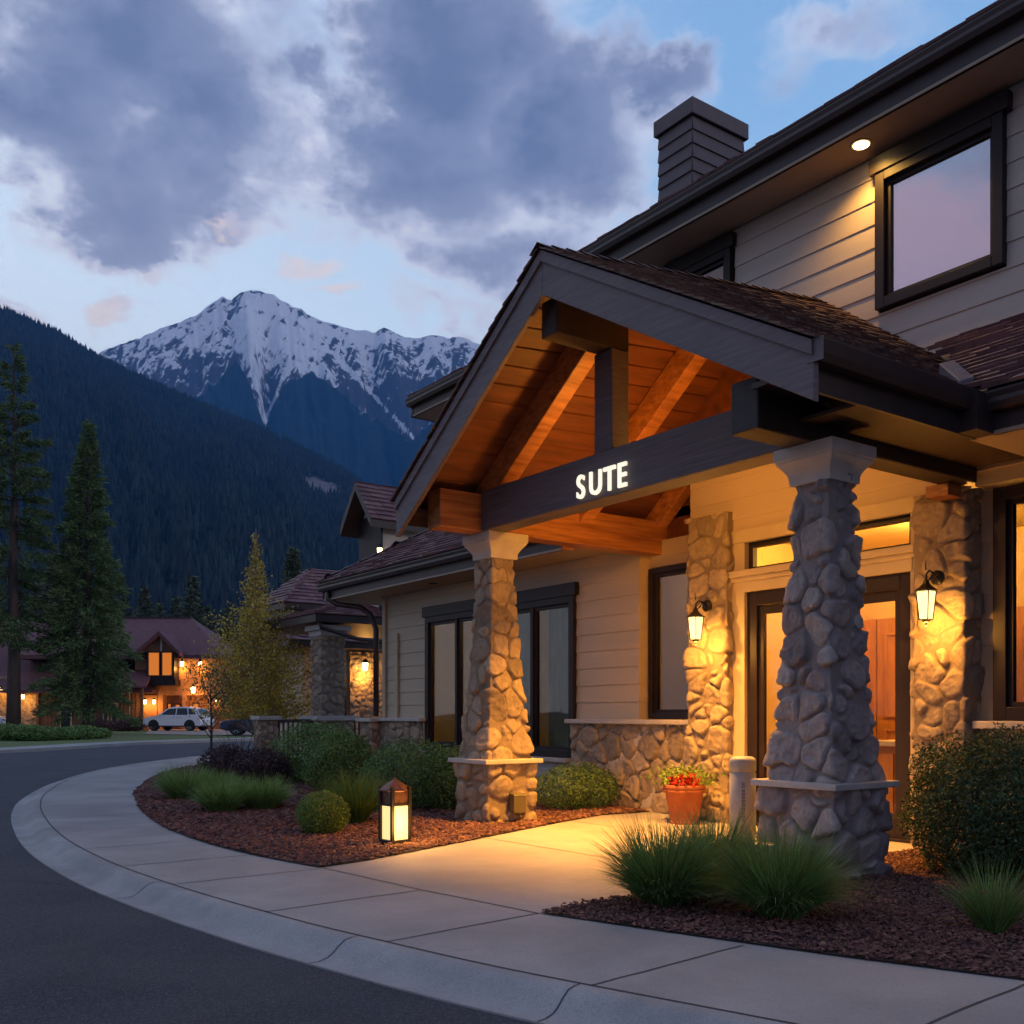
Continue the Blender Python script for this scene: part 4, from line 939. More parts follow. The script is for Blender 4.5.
solid_under([(XO+.05, 11.3, 7.71), (XO+.05, -4.5, 7.71), (12.5, -4.5, 9.85), (12.5, 11.3, 9.85)], .1)
solid_under([(12.5, 11.3, 9.85), (12.5, -4.5, 9.85), (16, -4.5, 7.7), (16, 11.3, 7.7)], .1, 'tile')
w = MB(); w.prism([(XO+.15, 11.28, 7.5), (12.5, 11.28, 9.7), (15.9, 11.28, 7.6), (15.9, 11.28, 7.3), (9.6, 11.28, 7.3)], (0, -.1, 0)); sub('gable_wall', w, M['siding_grey']); w = MB(); w.prism([(XO+.15, -4.4, 7.5), (12.5, -4.4, 9.7), (15.9, -4.4, 7.6), (15.9, -4.4, 7.3), (9.6, -4.4, 7.3)], (0, -.1, 0)); sub('gable_wall', w, M['siding_grey'])
# lower second upper eave
gable_edge(11.3, 15.72, 8.9, 6.62, 6.96, 'up2')
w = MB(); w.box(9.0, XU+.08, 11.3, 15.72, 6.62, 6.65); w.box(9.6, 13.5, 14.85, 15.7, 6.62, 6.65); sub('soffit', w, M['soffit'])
s_ = MB(); courses(s_, (8.92, 15.75, 6.95), (0, -1, 0), (1, 0, .5), lambda u, v: u > v*.9-.02, 4.5, 3.0, ex=.16, tw=.3, th=.035, seed=10, rag=.03); sub('tile_roof', s_, M['tile'])
solid_under([(8.95, 15.7, 6.97), (8.95, 11.2, 6.97), (11.6, 11.2, 8.29), (11.6, 13.1, 8.29)], .08)
solid_under([(8.95, 15.7, 6.97), (11.6, 13.1, 8.29), (13.5, 13.1, 8.29), (13.5, 15.7, 6.97)], .08, 'tile')
w = MB(); w.box(9.0, 13.5, 15.66, 15.72, 6.62, 6.94); sub('fascia', w, M['dark'])
# eaves of the lower roofs
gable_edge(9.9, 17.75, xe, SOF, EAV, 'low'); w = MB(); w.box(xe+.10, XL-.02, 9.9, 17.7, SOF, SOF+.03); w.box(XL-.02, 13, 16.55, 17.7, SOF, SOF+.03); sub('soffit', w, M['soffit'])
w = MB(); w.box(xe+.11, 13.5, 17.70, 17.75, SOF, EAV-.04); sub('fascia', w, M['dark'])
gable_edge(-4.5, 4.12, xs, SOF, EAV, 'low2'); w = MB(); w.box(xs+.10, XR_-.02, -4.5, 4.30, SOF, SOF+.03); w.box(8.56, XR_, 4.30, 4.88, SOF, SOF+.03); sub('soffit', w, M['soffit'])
w = MB(); w.box(8.62, 8.80, -4, 4.86, 3.30, 3.42); sub('frieze_board', w, M['trim'])
# portico side eave : fascia and gutter running along X
e_ = MB(); e_.box(GX+.06, xs+.14, EYR+.03, EYR+.06, 3.42, 3.72); f_ = sub('fascia', e_, M['dark'])
e2 = MB(); y = EYR; e2.prism([(GX+.0, y+.03, 3.59), (GX+.0, y-.06, 3.59), (GX+.0, y-.085, 3.64), (GX+.0, y-.10, 3.72), (GX+.0, y-.10, 3.735), (GX+.0, y-.08, 3.735), (GX+.0, y-.06, 3.62), (GX+.0, y+.02, 3.61)], (xs-GX+.10, 0, 0)); W('gutter', e2, M['gutter'], f_)
e2 = MB(); e2.box(GX-.006, GX+.0, y-.10, y+.03, 3.585, 3.74); W('gutter_end_cap', e2, M['barge'], f_, bevel=.002)
e_ = MB(); e_.box(GX+.06, 9.2, EYL-.06, EYL-.03, 3.38, 3.64); sub('fascia', e_, M['dark'])
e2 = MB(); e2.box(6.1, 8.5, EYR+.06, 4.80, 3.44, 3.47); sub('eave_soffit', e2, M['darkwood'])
sub('eave_soffit', MB().box(7.30, 7.62, 4.10, 4.30, 3.425, 3.72), M['dark'])  # dark block added at the eave corner to cover a light leak
# chimney
CHm = MB(); cx0, cy0 = 10.97, 10.64
siding(CHm, 'y', cx0, cy0, cy0+.72, 8.0, 10.33, -1, ex=.21, th=.025); siding(CHm, 'x', cy0, cx0, cx0+1.14, 8.0, 10.33, -1, ex=.21, th=.025); CHm.box(cx0+.03, cx0+1.14, cy0+.03, cy0+.72, 8.0, 10.32)
ch = sub('chimney', CHm, M['chim']); cc_ = MB(); cc_.box(cx0-.06, cx0+1.20, cy0-.06, cy0+.78, 10.31, 10.55, .01); W('chimney_cap', cc_, M['chim'], ch)
# downspouts
for pts in ([(8.18, 17.45, 3.58), (8.18, 17.45, 3.44), (8.3, 17.3, 3.33), (8.62, 16.95, 3.26), (8.74, 16.8, 3.12), (8.80, 16.68, 2.85), (8.80, 16.68, 1.2)],):
    d_ = MB(); d_.tube(pts, .052, 10); sub('downspout', d_, M['gutter'])
w = MB(); w.box(8.84, 8.88, 15.95, 16.04, 1.18, 2.72).box(8.84, 8.88, 16.42, 16.52, 1.18, 3.42); sub('corner_trim', w, M['trim'], bevel=.004)

# --- lights on the building
def sconce(loc, label, e_=34):
    s = empty('wall_sconce', loc, 0, label, 'wall lamp', 'lanterns on the entrance pilasters')
    b = MB(); b.tube([(-.0, 0, .30), (-.03, 0, .30)], .075, 20); b.build('backplate', M['black'], s)
    b = MB(); b.tube([(-.03, 0, .30), (-.10, 0, .34), (-.17, 0, .36), (-.22, 0, .32), (-.225, 0, .25)], .010, 8); b.tube([(-.1, 0, .34), (-.15, 0, .28), (-.2, 0, .24)], .007, 6); b.tube([(-.225, 0, .36), (-.235, 0, .42), (-.225, 0, .46)], [.008, .006, .002], 6); b.build('arm', M['black'], s)
    c = (-.225, 0)
    rf = MB(); rf.lathe([(.012, .27), (.03, .245), (.04, .215), (.085, .175), (.125, .150), (.128, .142), (.10, .140)], (c[0], c[1], 0), 6, False); rf.build('lantern_roof', M['black'], s)
    gl = MB(); gl.lathe([(.062, -.145), (.092, .138)], (c[0], c[1], 0), 4, False); gl.build('lantern_glass', M['lampglass'], s)
    fr = MB()
    for k in range(4):
        a = 2*math.pi*(k+.5)/4
        fr.tube([(c[0]+.066*math.cos(a), .066*math.sin(a), -.148), (c[0]+.097*math.cos(a), .097*math.sin(a), .142)], .006, 5)
    fr.lathe([(.072, -.155), (.072, -.143)], (c[0], 0, 0), 4, False); fr.lathe([(.03, -.18), (.045, -.156)], (c[0], 0, 0), 8); fr.lathe([(.008, -.215), (.014, -.20), (.008, -.18)], (c[0], 0, 0), 8); fr.build('lantern_frame', M['black'], s)
    for k, (ox, en) in enumerate(((-.225, e_),)):
        ld = bpy.data.lights.new('lantern_bulb', 'POINT'); ld.energy = en; ld.color = (1, .42, .06); ld.shadow_soft_size = .05
        lo = bpy.data.objects.new('lantern_bulb', ld); C.objects.link(lo); lo.parent = s; lo.location = (-.225, 0, -.23)
    s.scale = (.88, .88, .88); return s
sconce((8.46, 7.96, 2.22), 'black lantern sconce glowing on the stone pilaster left of the entrance door')
sconce((8.46, 5.12, 2.23), 'black lantern sconce glowing on the stone pilaster right of the entrance door')
def downlight(loc, label, e_, size=R(110), col=(1, .62, .24), grp='recessed downlights', rad=.085, tilt=None):
    s = empty('downlight', loc, 0, label, 'recessed light', grp)
    b = MB(); b.lathe([(rad, -.004), (rad+.03, -.010), (rad+.035, .0)], seg=24); b.build('trim_ring', M['trim'], s)
    b = MB(); b.lathe([(rad-.005, -.014), (rad-.002, -.010)], seg=24); b.build('lens', M['disc'], s)
    ld = bpy.data.lights.new('downlight_beam', 'SPOT'); ld.energy = e_; ld.color = col; ld.spot_size = size; ld.spot_blend = .8; ld.shadow_soft_size = .05
    lo = bpy.data.objects.new('downlight_beam', ld); C.objects.link(lo); lo.parent = s; lo.location = (0, 0, -.03)
    if tilt: lo.rotation_euler = tilt
    return s
downlight((9.21, 6.46, 7.33), 'lit round downlight in the upper soffit beside the upstairs window', 110, R(140), (1, .52, .10))
# unseen cans added behind the crossbeam: spots for the walkway pool, plus fill points
def can(loc, label, e_, up):
    s = empty('added_can_light', loc, 0, label, 'ceiling light', 'unseen can lights added under the portico')
    b = MB(); b.lathe([(.055, .0), (.055, .16), (.02, .18)], seg=20); b.build('housing', M['black'], s)
    b = MB(); b.lathe([(.048, -.003), (.05, .004)], seg=20); b.build('lens', M['disc'], s)
    ld = bpy.data.lights.new('can_beam', 'SPOT'); ld.energy = e_; ld.color = (1, .42, .06); ld.spot_size = R(98); ld.spot_blend = 1.0; ld.shadow_soft_size = .06
    lo = bpy.data.objects.new('can_beam', ld); C.objects.link(lo); lo.parent = s; lo.location = (0, 0, -.02)
    if up:
        ld = bpy.data.lights.new('can_fill', 'POINT'); ld.energy = up; ld.color = (1, .41, .05); ld.shadow_soft_size = .10  # fill point added to brighten rafters, siding and column faces
        lo = bpy.data.objects.new('can_fill', ld); C.objects.link(lo); lo.parent = s; lo.location = (0, 0, -.18)
    return s
can((7.20, 6.25, 3.86), 'unseen black can light added behind the crossbeam, nearer the near column', 800, 36)
can((6.95, 7.55, 3.86), 'unseen black can light added behind the crossbeam, nearer the left column', 2800, 66)
def room_light(loc, label, e_, c_):
    s = empty('room_light', loc, 0, label, 'room light', 'ceiling lights inside the rooms')
    b = MB(); b.lathe([(.05, .0), (.07, .005), (.075, .012)], seg=16); b.build('trim_ring', M['trim'], s)
    b = MB(); b.lathe([(.045, -.006), (.05, .0)], seg=16); b.build('lens', M['disc'], s)
    ld = bpy.data.lights.new('room_lamp', 'POINT'); ld.energy = e_; ld.color = c_; ld.shadow_soft_size = .10
    lo = bpy.data.objects.new('room_lamp', ld); C.objects.link(lo); lo.parent = s; lo.location = (0, 0, -.22)
room_light((10.4, 6.2, 3.42), 'small ceiling light inside the entrance seen through the transom', 190, (1, .50, .10))
room_light((9.7, 7.5, 3.42), 'small ceiling light inside just behind the left door leaf', 60, (1, .50, .10))
room_light((10.0, 3.6, 3.42), 'small ceiling light in the room right of the entrance', 40, (1, .6, .28))
room_light((10.2, 12.8, 3.42), 'small ceiling light in the left wing behind the curtains', 70, (1, .7, .4))
room_light((10.2, 9.6, 3.42), 'small ceiling light behind the narrow window beside the entrance', 60, (1, .58, .2))
# --- illuminated lettering
sg = empty('entrance_sign', (6.238, 7.60, 3.365), 0, 'glowing cream letters SUTE mounted on the dark portico crossbeam', 'sign')
adv = 0
for ch_, wd in (('S', .188), ('U', .218), ('T', .190), ('E', .16)):
    cu = bpy.data.curves.new('letter_curve', 'FONT'); cu.body = ch_; cu.size = .325; cu.extrude = .012; cu.offset = .003; cu.bevel_depth = .0
    to = bpy.data.objects.new('tmp', cu); C.objects.link(to); bpy.context.view_layer.update()
    me = bpy.data.meshes.new_from_object(to.evaluated_get(bpy.context.evaluated_depsgraph_get())); me.transform(Matrix.Diagonal((.86, 1, 1, 1))); bpy.data.objects.remove(to)
    me.materials.clear(); me.materials.append(M['letters']); o = bpy.data.objects.new('letter', me); C.objects.link(o); o.parent = sg
    o.rotation_euler = (R(90), 0, R(-90)); o.location = (-.014, -adv, 0); adv += wd

# ------------------------------------------------------------------ small things by the entrance
def mset(o, **k): return tag(o, **k)
la = empty('path_lantern', cam2w(395, 9.45), R(6), 'lit bronze path lantern with domed cap standing in the mulch beside the walk', 'lantern')
b = MB(); b.box(-.125, .125, -.125, .125, 0, .06, .006); b.build('base', M['black'], la)
b = MB()
for sx in (-1, 1):
    for sy in (-1, 1): b.box(sx*.113-.018, sx*.113+.018, sy*.113-.018, sy*.113+.018, .06, .56)
b.box(-.118, .118, -.128, -.110, .38, .40).box(-.118, .118, .110, .128, .38, .40).box(-.128, -.110, -.106, .106, .38, .40).box(.110, .128, -.106, .106, .38, .40)
b.build('frame', M['black'], la)
b = MB(); b.box(-.108, .108, -.108, .108, .40, .515); b.build('upper_housing', M['bronze'], la)
b = MB(); b.box(-.105, .105, -.105, .105, .062, .378); b.build('glass', M['pathglass'], la)
b = MB(); b.lathe([(.165, .515), (.175, .525), (.165, .54), (.09, .59), (.03, .62), (.008, .645)], seg=6, smooth=False); b.build('cap', M['copper'], la)
ld = bpy.data.lights.new('path_lamp', 'POINT'); ld.energy = 17; ld.color = (1, .50, .13); ld.shadow_soft_size = .17
la.scale = (.86, .86, 1.0)
lo = bpy.data.objects.new('path_lamp', ld); C.objects.link(lo); lo.parent = la; lo.location = (-.02, -.24, .22); 
bo = empty('bollard', (6.65, 5.85, 0), 0, 'pale round capped bollard with small black vertical writing beside the near stone column', 'bollard')
b = MB(); b.lathe([(.112, 0), (.112, .735), (.104, .742), (.104, .752), (.114, .757), (.114, .84), (.108, .862), (.08, .878), (.0, .883)], seg=36); b.build('post', M['boll'], bo)
b = MB(); rr = random.Random(8)
z = .66
ang = math.atan2(-5.85, -6.65)+.06
def mark(a, z0, z1, w):
    r = .1135; b.add([(r*math.cos(a-w), r*math.sin(a-w), z0), (r*math.cos(a+w), r*math.sin(a+w), z0), (r*math.cos(a+w), r*math.sin(a+w), z1), (r*math.cos(a-w), r*math.sin(a-w), z1)], [(0, 1, 2, 3)])
for k in range(11):
    hgt_ = rr.uniform(.018, .026)
    mark(ang-.10, z-hgt_, z, .018)
    if rr.random() < .8: mark(ang+.08, z-hgt_*rr.uniform(.4, 1), z, .018)
    mark(ang, z-.006, z, .11)
    if rr.random() < .6: mark(ang, z-hgt_, z-hgt_+.005, .1)
    z -= hgt_+.009
b.build('writing', M['ink'], bo)
pt = empty('flower_pot', (8.20, 8.08, 0), 0, 'round terracotta pot of red flowers against the stone pilaster left of the door', 'flower pot')
b = MB(); b.lathe([(.165, 0), (.17, .02), (.162, .03), (.165, .045), (.215, .35), (.238, .355), (.24, .385), (.230, .39), (.242, .395), (.245, .44), (.225, .445), (.215, .38), (.0, .38)], seg=40); b.build('pot', M['terra'], pt)
rg = np.random.default_rng(12); P = rg.normal(0, 1, (900, 3))*np.array([.14, .17, .06])+np.array([.03, .04, .52]); P = P[P[:, 2] > .42]; V, F = leaves(P, P*0+[0, 0, .6], .055, .03, rg); np_mesh('foliage', V, F, M['leaflime'], pt)
for k, (x, y) in enumerate(((-.12, .05), (-.14, -.10), (-.06, -.16), (-.08, -.01), (.02, -.12))):
    P = rg.normal(0, 1, (130, 3))*.032+np.array([x, y, .485]); V, F = leaves(P, (P-np.array([x, y, .44])), .05, .045, rg, .4); np_mesh('flower', V, F, M['yellow'] if k == 3 else M['red'], pt)
bx_ = empty('landscape_light_box', (6.60, 9.12, .13), 0, 'small olive metal light box fixed low on the left stone column', 'light box')
b = MB(); b.box(-.10, .10, -.07, .03, 0, .22, .01); b.build('housing', M['olive'], bx_)
b = MB(); b.prism([(-.105, .03, .22), (-.105, -.075, .215), (-.105, -.06, .235), (-.105, .03, .25)], (.21, 0, 0)); b.build('lid', M['olive'], bx_); bx_.scale = (.85, .85, .9)
b = MB(); b.box(5.86, 6.02, 4.92, 5.08, 0, .27, .03); o = b.build('utility_block', M['cap']); tag(o, 'small pale block standing against the foot of the near stone column', 'block'); o.data.transform(Matrix.Identity(4))
b = MB(); b.lathe([(.0, .0), (.03, .0), (.035, .03), (.0, .03)], seg=14)
o = b.build('security_sensor', M['black']); o.location = (8.5, 9.9, 3.39); tag(o, 'tiny dark dome sensor under the left wing eave', 'sensor')
o = MB(); o.lathe([(.0, .0), (.07, .0), (.08, .012), (.0, .012)], seg=16); o = o.build('eave_vent', M['black']); o.location = (8.55, 14.2, 3.405); tag(o, 'flat dark round vent in the left wing soffit', 'vent')

# ------------------------------------------------------------------ planting
bush('bush', cam2w(318, 18.0), (1.75, 1.6, 1.12), M['leaf'], 'tall rounded green bush at the back, against the porch railing', n=9000, ll=.05, lw=.032, seed=31)
bush('bush', cam2w(338, 15.9), (1.25, 1.25, .98), M['leaf'], 'rounded green bush in front of the taller one, left of the window', n=9000, ll=.045, lw=.03, seed=32)
bush('bush', cam2w(262, 17.0), (1.05, 1.0, .66), M['leafdark'], 'low dark purple leaved bush left of the two green bushes', n=6000, ll=.045, lw=.03, seed=33)
bush('bush', cam2w(226, 18.8), (1.0, 1.0, .68), M['leafdark'], 'low reddish bush at the far end of the bed near the sapling', n=4500, ll=.045, lw=.03, seed=34)
bush('hedge', cam2w(410, 13.0), (1.35, 1.3, .92), M['leaf'], 'clipped green hedge behind the lit path lantern', 'hedge', n=12000, ll=.035, lw=.024, seed=35, lump=.16)
bush('hedge', cam2w(450, 12.9), (1.0, 1.0, .86), M['leaf'], 'green hedge directly behind the left stone column', 'hedge', n=8000, ll=.035, lw=.024, seed=36, lump=.16)
bush('hedge', cam2w(577, 12.9), (1.35, .85, .62), M['leaf'], 'low hedge between the left column and the stone wainscot', 'hedge', n=9000, ll=.03, lw=.02, seed=37, lump=.12)
bush('bush', cam2w(323, 10.3), (.56, .56, .45), M['leaflime'], 'small clipped lime green ball shrub in the mulch left of the lantern', n=9000, ll=.022, lw=.015, seed=38, lump=.04)
bush('bush', (7.45, 3.95, 0), (1.35, 1.5, 1.12), M['leafR'], 'large dark green bush right of the near stone column', n=46000, ll=.034, lw=.015, seed=39, lump=.26)
bush('bush', (7.35, 3.0, 0), (1.3, 1.3, 1.0), M['leafR'], 'large dark green bush cut off by the right edge of the picture', n=36000, ll=.034, lw=.015, seed=40, lump=.26)
grass('ornamental_grass', cam2w(663, 6.4, .01), .50, .58, M['blade'], 'broad green grass tuft at the tip of the right bed, leftmost of three', n=2600, seed=1, width=.008, spread=1.05, group='grass tufts in the right bed')
grass('ornamental_grass', cam2w(780, 6.0, .01), .50, .58, M['blade'], 'biggest arching green grass tuft in front of the near stone column', n=3000, seed=2, width=.008, spread=1.05, group='grass tufts in the right bed')
grass('ornamental_grass', cam2w(712, 6.95, .01), .42, .58, M['blade'], 'grass tuft behind and between the two big ones beside the bollard', n=1800, seed=3, width=.008, spread=.9, group='grass tufts in the right bed')
grass('ornamental_grass', cam2w(992, 5.62, .01), .30, .42, M['blade'], 'small thin grass tuft in front of the dark bush at the right edge', n=650, seed=4, width=.006, spread=.8)
grass('ornamental_grass', cam2w(356, 11.2, .01), .42, .62, M['bladeY'], 'upright olive green grass tuft between the ball shrub and the hedge', n=1500, seed=5, width=.010, spread=.8)
for k, (px, d, r_, h_, lb) in enumerate(((186, 14.4, .50, .52, 'soft light green grass mound nearest the curved walk, farther back'), (222, 12.6, .42, .46, 'soft light green grass mound in the middle of the row'), (262, 12.9, .42, .46, 'soft light green grass mound at the right end of the row'), (216, 14.4, .38, .42, 'small light green grass mound between the others'))):
    grass('ornamental_grass', cam2w(px, d, .01), r_, h_, M['bladeL'], lb, n=1900, seed=10+k, width=.011, spread=1.0, group='soft grass mounds beside the curved walk', foot=.40)
grass('reed_plant', cam2w(240, 20.5, .01), .75, .95, M['twig'], 'thin dry spiky reed plant beside the sapling', 'plant', n=170, seed=20, width=.022, spread=.9)
sp = empty('sapling', cam2w(211, 21.3), 0, 'thin bare dark sapling standing by the bend of the walk', 'young tree')
b = MB(); b.tube([(0, 0, 0), (.01, 0, .9), (0, .02, 1.7)], [.03, .025, .014], 7); rr = random.Random(5)
for k in range(16):
    a = rr.uniform(0, 6.28); z = rr.uniform(.7, 1.65); l = rr.uniform(.25, .6); b.tube([(0, 0, z), (math.cos(a)*l*.5, math.sin(a)*l*.5, z+l*.5), (math.cos(a)*l*.8, math.sin(a)*l*.8, z+l)], [.011, .008, .003], 5)
b.build('trunk', M['twig'], sp)
rg = np.random.default_rng(77); P = rg.normal(0, 1, (700, 3))*np.array([.28, .28, .30])+np.array([0, 0, 1.75]); V, F = leaves(P, P*0+[0, 0, .3], .05, .03, rg); np_mesh('foliage', V, F, M['leafdark'], sp)

# loose bark chips on both beds
def inpoly(X, Y, poly):
    c = np.zeros(len(X), bool); n = len(poly)
    for i in range(n):
        x0, y0 = poly[i]; x1, y1 = poly[(i+1) % n]
        if y0 == y1: continue
        c ^= ((y0 > Y) != (y1 > Y)) & (X < (x1-x0)*(Y-y0)/(y1-y0)+x0)
    return c
def chips(poly, n, name, label, seed, size, box):
    rg = np.random.default_rng(seed)
    X = rg.uniform(box[0], box[1], n); Y = rg.uniform(box[2], box[3], n); k = inpoly(X, Y, poly)
    dd = np.hypot(X, Y); k &= rg.random(n) < np.clip((11./dd)**1.2, 0, 1); X, Y = X[k], Y[k]; n = len(X)
    mx = np.mean([p[0] for p in poly]); 
    s = size*rg.uniform(.55, 1.5, n)*np.clip(np.hypot(X, Y)/9, .9, 1.8); a = rg.uniform(0, 6.28, n); tl = rg.normal(0, .45, n); z = .012+np.abs(rg.normal(0, .009, n))+(fbm(X*3, Y*3, 2, 5)-.4)*.02
    base = np.array([(-1, -.6, 0), (1, -.5, 0), (.8, .6, 0), (-.9, .5, 0), (-.5, -.2, .55), (.6, .1, .5)])[None]*rg.uniform(.7, 1.3, (n, 6, 3))
    x = base[..., 0]*s[:, None]*.62; y = base[..., 1]*s[:, None]*.5; zz = base[..., 2]*s[:, None]*.6+x*np.sin(tl)[:, None]*.6
    V = np.stack([X[:, None]+x*np.cos(a)[:, None]-y*np.sin(a)[:, None], Y[:, None]+x*np.sin(a)[:, None]+y*np.cos(a)[:, None], np.maximum(zz+z[:, None], .002)], -1).reshape(-1, 3)
    tri = np.array([(0, 1, 4), (1, 5, 4), (1, 2, 5), (2, 3, 5), (3, 4, 5), (3, 0, 4)])
    F = (np.arange(n)[:, None, None]*6+tri[None]).reshape(-1, 3)
    return np_mesh(name, V, F, M['chip'], kind='stuff', label=label, cat='mulch')
chips(bed1, 190000, 'bark_mulch', 'reddish brown bark mulch covering the long curved bed on the left', 1, .030, (3.1, 13, 7.4, 26))
chips(bed2, 60000, 'bark_mulch', 'reddish brown bark mulch covering the bed round the near stone column', 2, .024, (3.7, 8.5, 0, 5.3))
chips([(x-.08*(x < 4.4), y) for x, y in bed1], 1200, 'bark_mulch', 'stray bark chips fallen on the edge of the walk', 3, .016, (3.1, 5.0, 7.3, 16)) if False else None

# ------------------------------------------------------------------ trees
def conifer(name, loc, H, z0, rmax, label, seed, mneedle, nb=230, per=110, leafl=.34, leafw=.09, sparse=0., trunk_r=.3, group=None, prof=None, droop=.25, trunk=True):
    rg = np.random.default_rng(seed); e = empty(name, loc, 0, label, 'conifer tree', group); rr = random.Random(seed)
    prof = prof or (lambda t: (1-t)**.85*(.55+.45*min(1, t*6)))
    if trunk:
        b = MB(); b.tube([(rr.uniform(-.05, .05), rr.uniform(-.05, .05), H*k/8) for k in range(9)], [trunk_r*(1-k/8*.93) for k in range(9)], 9)
    Ps = []; 
    for k in range(nb):
        t = (k+rr.random())/nb; t = t**.92; z = z0+(H-z0)*t; a = k*2.399+rr.uniform(-.5, .5)
        cl = 1+.30*math.sin(z*1.7+seed)+.22*math.sin(a*2+z*.9+seed*2)
        L_ = rmax*prof(t)*rr.uniform(.62, 1.12)*(1-sparse*.5+sparse*cl*.5)+.12
        if rr.random() < sparse*.35: continue
        dz = -droop*L_ + (t-.3)*L_*.7
        tip = Vector((math.cos(a)*L_, math.sin(a)*L_, dz)); mid = tip*.5+Vector((0, 0, .06*L_))
        if trunk and (rr.random() < .55): b.tube([(0, 0, z), (mid.x, mid.y, z+mid.z), (tip.x, tip.y, z+tip.z)], [.03+.012*L_, .02+.008*L_, .008], 4, caps=False)
        m_ = max(8, int(per*(L_/rmax)**1.1)); s = rg.uniform(.12, 1, m_)**.75
        pts = (1-s)[:, None]**2*0+2*((1-s)*s)[:, None]*np.array(mid)[None]*1.0+(s**2)[:, None]*np.array(tip)[None]
        sd_ = np.array([-math.sin(a), math.cos(a), 0]); wid = .30*L_*(s*(1.15-s))*2.0
        pts = pts+sd_[None]*(rg.uniform(-1, 1, m_)*wid)[:, None]; pts[:, 2] += z+rg.normal(0, .07+.02*L_, m_)-.10*np.abs(rg.normal(0, 1, m_))*(1-s)
        Ps.append(pts)
    P = np.concatenate(Ps); out = P.copy(); out[:, 2] = .3
    n = len(P); dr = P.copy(); dr[:, 2] = 0; dr /= (np.linalg.norm(dr, axis=1)[:, None]+1e-6); dr[:, 2] = rg.uniform(-.55, .25, n); dr += rg.normal(0, .45, (n, 3)); dr /= np.linalg.norm(dr, axis=1)[:, None]
    up = rg.normal(0, 1, (n, 3)); c = np.cross(dr, up); c /= np.linalg.norm(c, axis=1)[:, None]
    l = (leafl*rg.uniform(.5, 1.25, n))[:, None]; w_ = (leafw*rg.uniform(.6, 1.3, n))[:, None]
    V = np.stack([P-c*w_*.4, P+c*w_*.4, P+dr*l*.6+c*w_*.5, P+dr*l], 1).reshape(-1, 3)
    np_mesh('crown', V, np.arange(4*n).reshape(-1, 4), mneedle, e)
    if trunk: b.build('trunk', M['bark'], e)
    return e
conifer('pine_tree', cam2w(14, 58), 22.8, 5.2, 3.1, 'tallest sparse pine with bare lower trunk at the left edge', 3, M['needle'], nb=150, per=330, leafl=.40, leafw=.085, sparse=1.0, trunk_r=.42, prof=lambda t: (.30+.70*(1-t)**.9)*(1-t**5)*(.7+.3*min(1, t*5)), droop=.12)
conifer('fir_tree', cam2w(88, 60), 19.0, 1.9, 3.35, 'dense conical fir in front of the far lodge, second from the left edge', 6, M['needle2'], nb=300, per=260, leafl=.34, leafw=.08, trunk_r=.36, prof=lambda t: (1-t)**.92*(.80+.20*min(1, t*7)))
fr_ = conifer('fir_tree', cam2w(145, 120), 16.5, 1, 2.8, 'grey green fir behind the far lodge roof, just right of the big fir', 8, M['needlefar'], nb=150, per=60, leafl=.7, leafw=.25, group='firs behind the far lodge')
spots = [(160, 125, .92, 'smaller fir behind the far lodge roof, second of the row'), (176, 130, 1.0, 'bluish fir behind the far lodge roof, third of the row'), (193, 108, .98, 'taller fir behind the dark roof end of the far lodge'),
         (207, 118, .85, 'fir rising between the far lodge roof and the golden aspen'), (55, 110, 1.15, 'fir showing between the pine and the big fir'), (228, 112, .8, 'fir half hidden behind the golden aspen'), (38, 118, 1.0, 'fir behind the pine trunk above the far roof'),
         (120, 112, 1.0, 'fir hidden partly behind the big fir right side'), (338, 105, .8, 'fir far behind the neighbouring lodge roofs')]
for px, d, s_, lb in spots:
    c = copy_tree(fr_); c.location = cam2w(px, d); c.scale = (s_, s_, s_); c.rotation_euler.z = px; c['label'] = lb
c = conifer('fir_tree', cam2w(293, 70), 12.9, 1, 2.1, 'slim fir rising behind the golden aspen and the neighbouring lodge', 14, M['needlefar'], nb=230, per=130, leafl=.45, leafw=.12)

ap = empty('aspen_tree', cam2w(256, 25.5), 0, 'slender golden leaved aspen with pale stem beyond the stone pier', 'deciduous tree')
b = MB(); rr = random.Random(4); H_ = 6.0
b.tube([(0, 0, 0), (.02, 0, 1.5), (-.02, .02, 3), (.0, 0, 4.6), (0, 0, H_)], [.065, .05, .036, .02, .006], 8)
rg = np.random.default_rng(9); Ps = []
def aprof(z): return np.interp(z, [.9, 1.3, 2.0, 2.8, 3.5, 4.0, 4.3, 4.7, 5.1, 5.6, 6.0], [.8, 1.5, 1.6, 1.35, 1.05, .78, .42, .36, .20, .09, .02])
for k in range(170):
    z = .9+(H_-1.0)*(k/170)**1.25; a = k*2.4+rr.uniform(-.4, .4); L_ = aprof(z+.3)*rr.uniform(.55, 1.15); up_ = rr.uniform(.35, .8)*L_
    st_z = max(.6, z-up_*.6); tip = Vector((math.cos(a)*L_, math.sin(a)*L_, z+up_*.4))
    b.tube([(0, 0, st_z), (tip.x*.5, tip.y*.5, st_z+(tip.z-st_z)*.6), tip], [.014, .009, .003], 5, caps=False)
    m_ = int(4+115*L_); s = rg.uniform(.2, 1.08, m_)[:, None]; q = np.array([0, 0, st_z])[None]*(1-s)+np.array(tip)[None]*s+rg.normal(0, 1, (m_, 3))*np.clip(.05+.10*L_, 0, .13)
    q = q[q[:, 2] > 1.12]; Ps.append(q)
P = np.concatenate(Ps); V, F = leaves(P, P*0+[0, 0, .2], .072, .058, rg, 1.0); np_mesh('crown', V, F, M['aspen'], ap); b.build('trunk', M['birch'], ap)

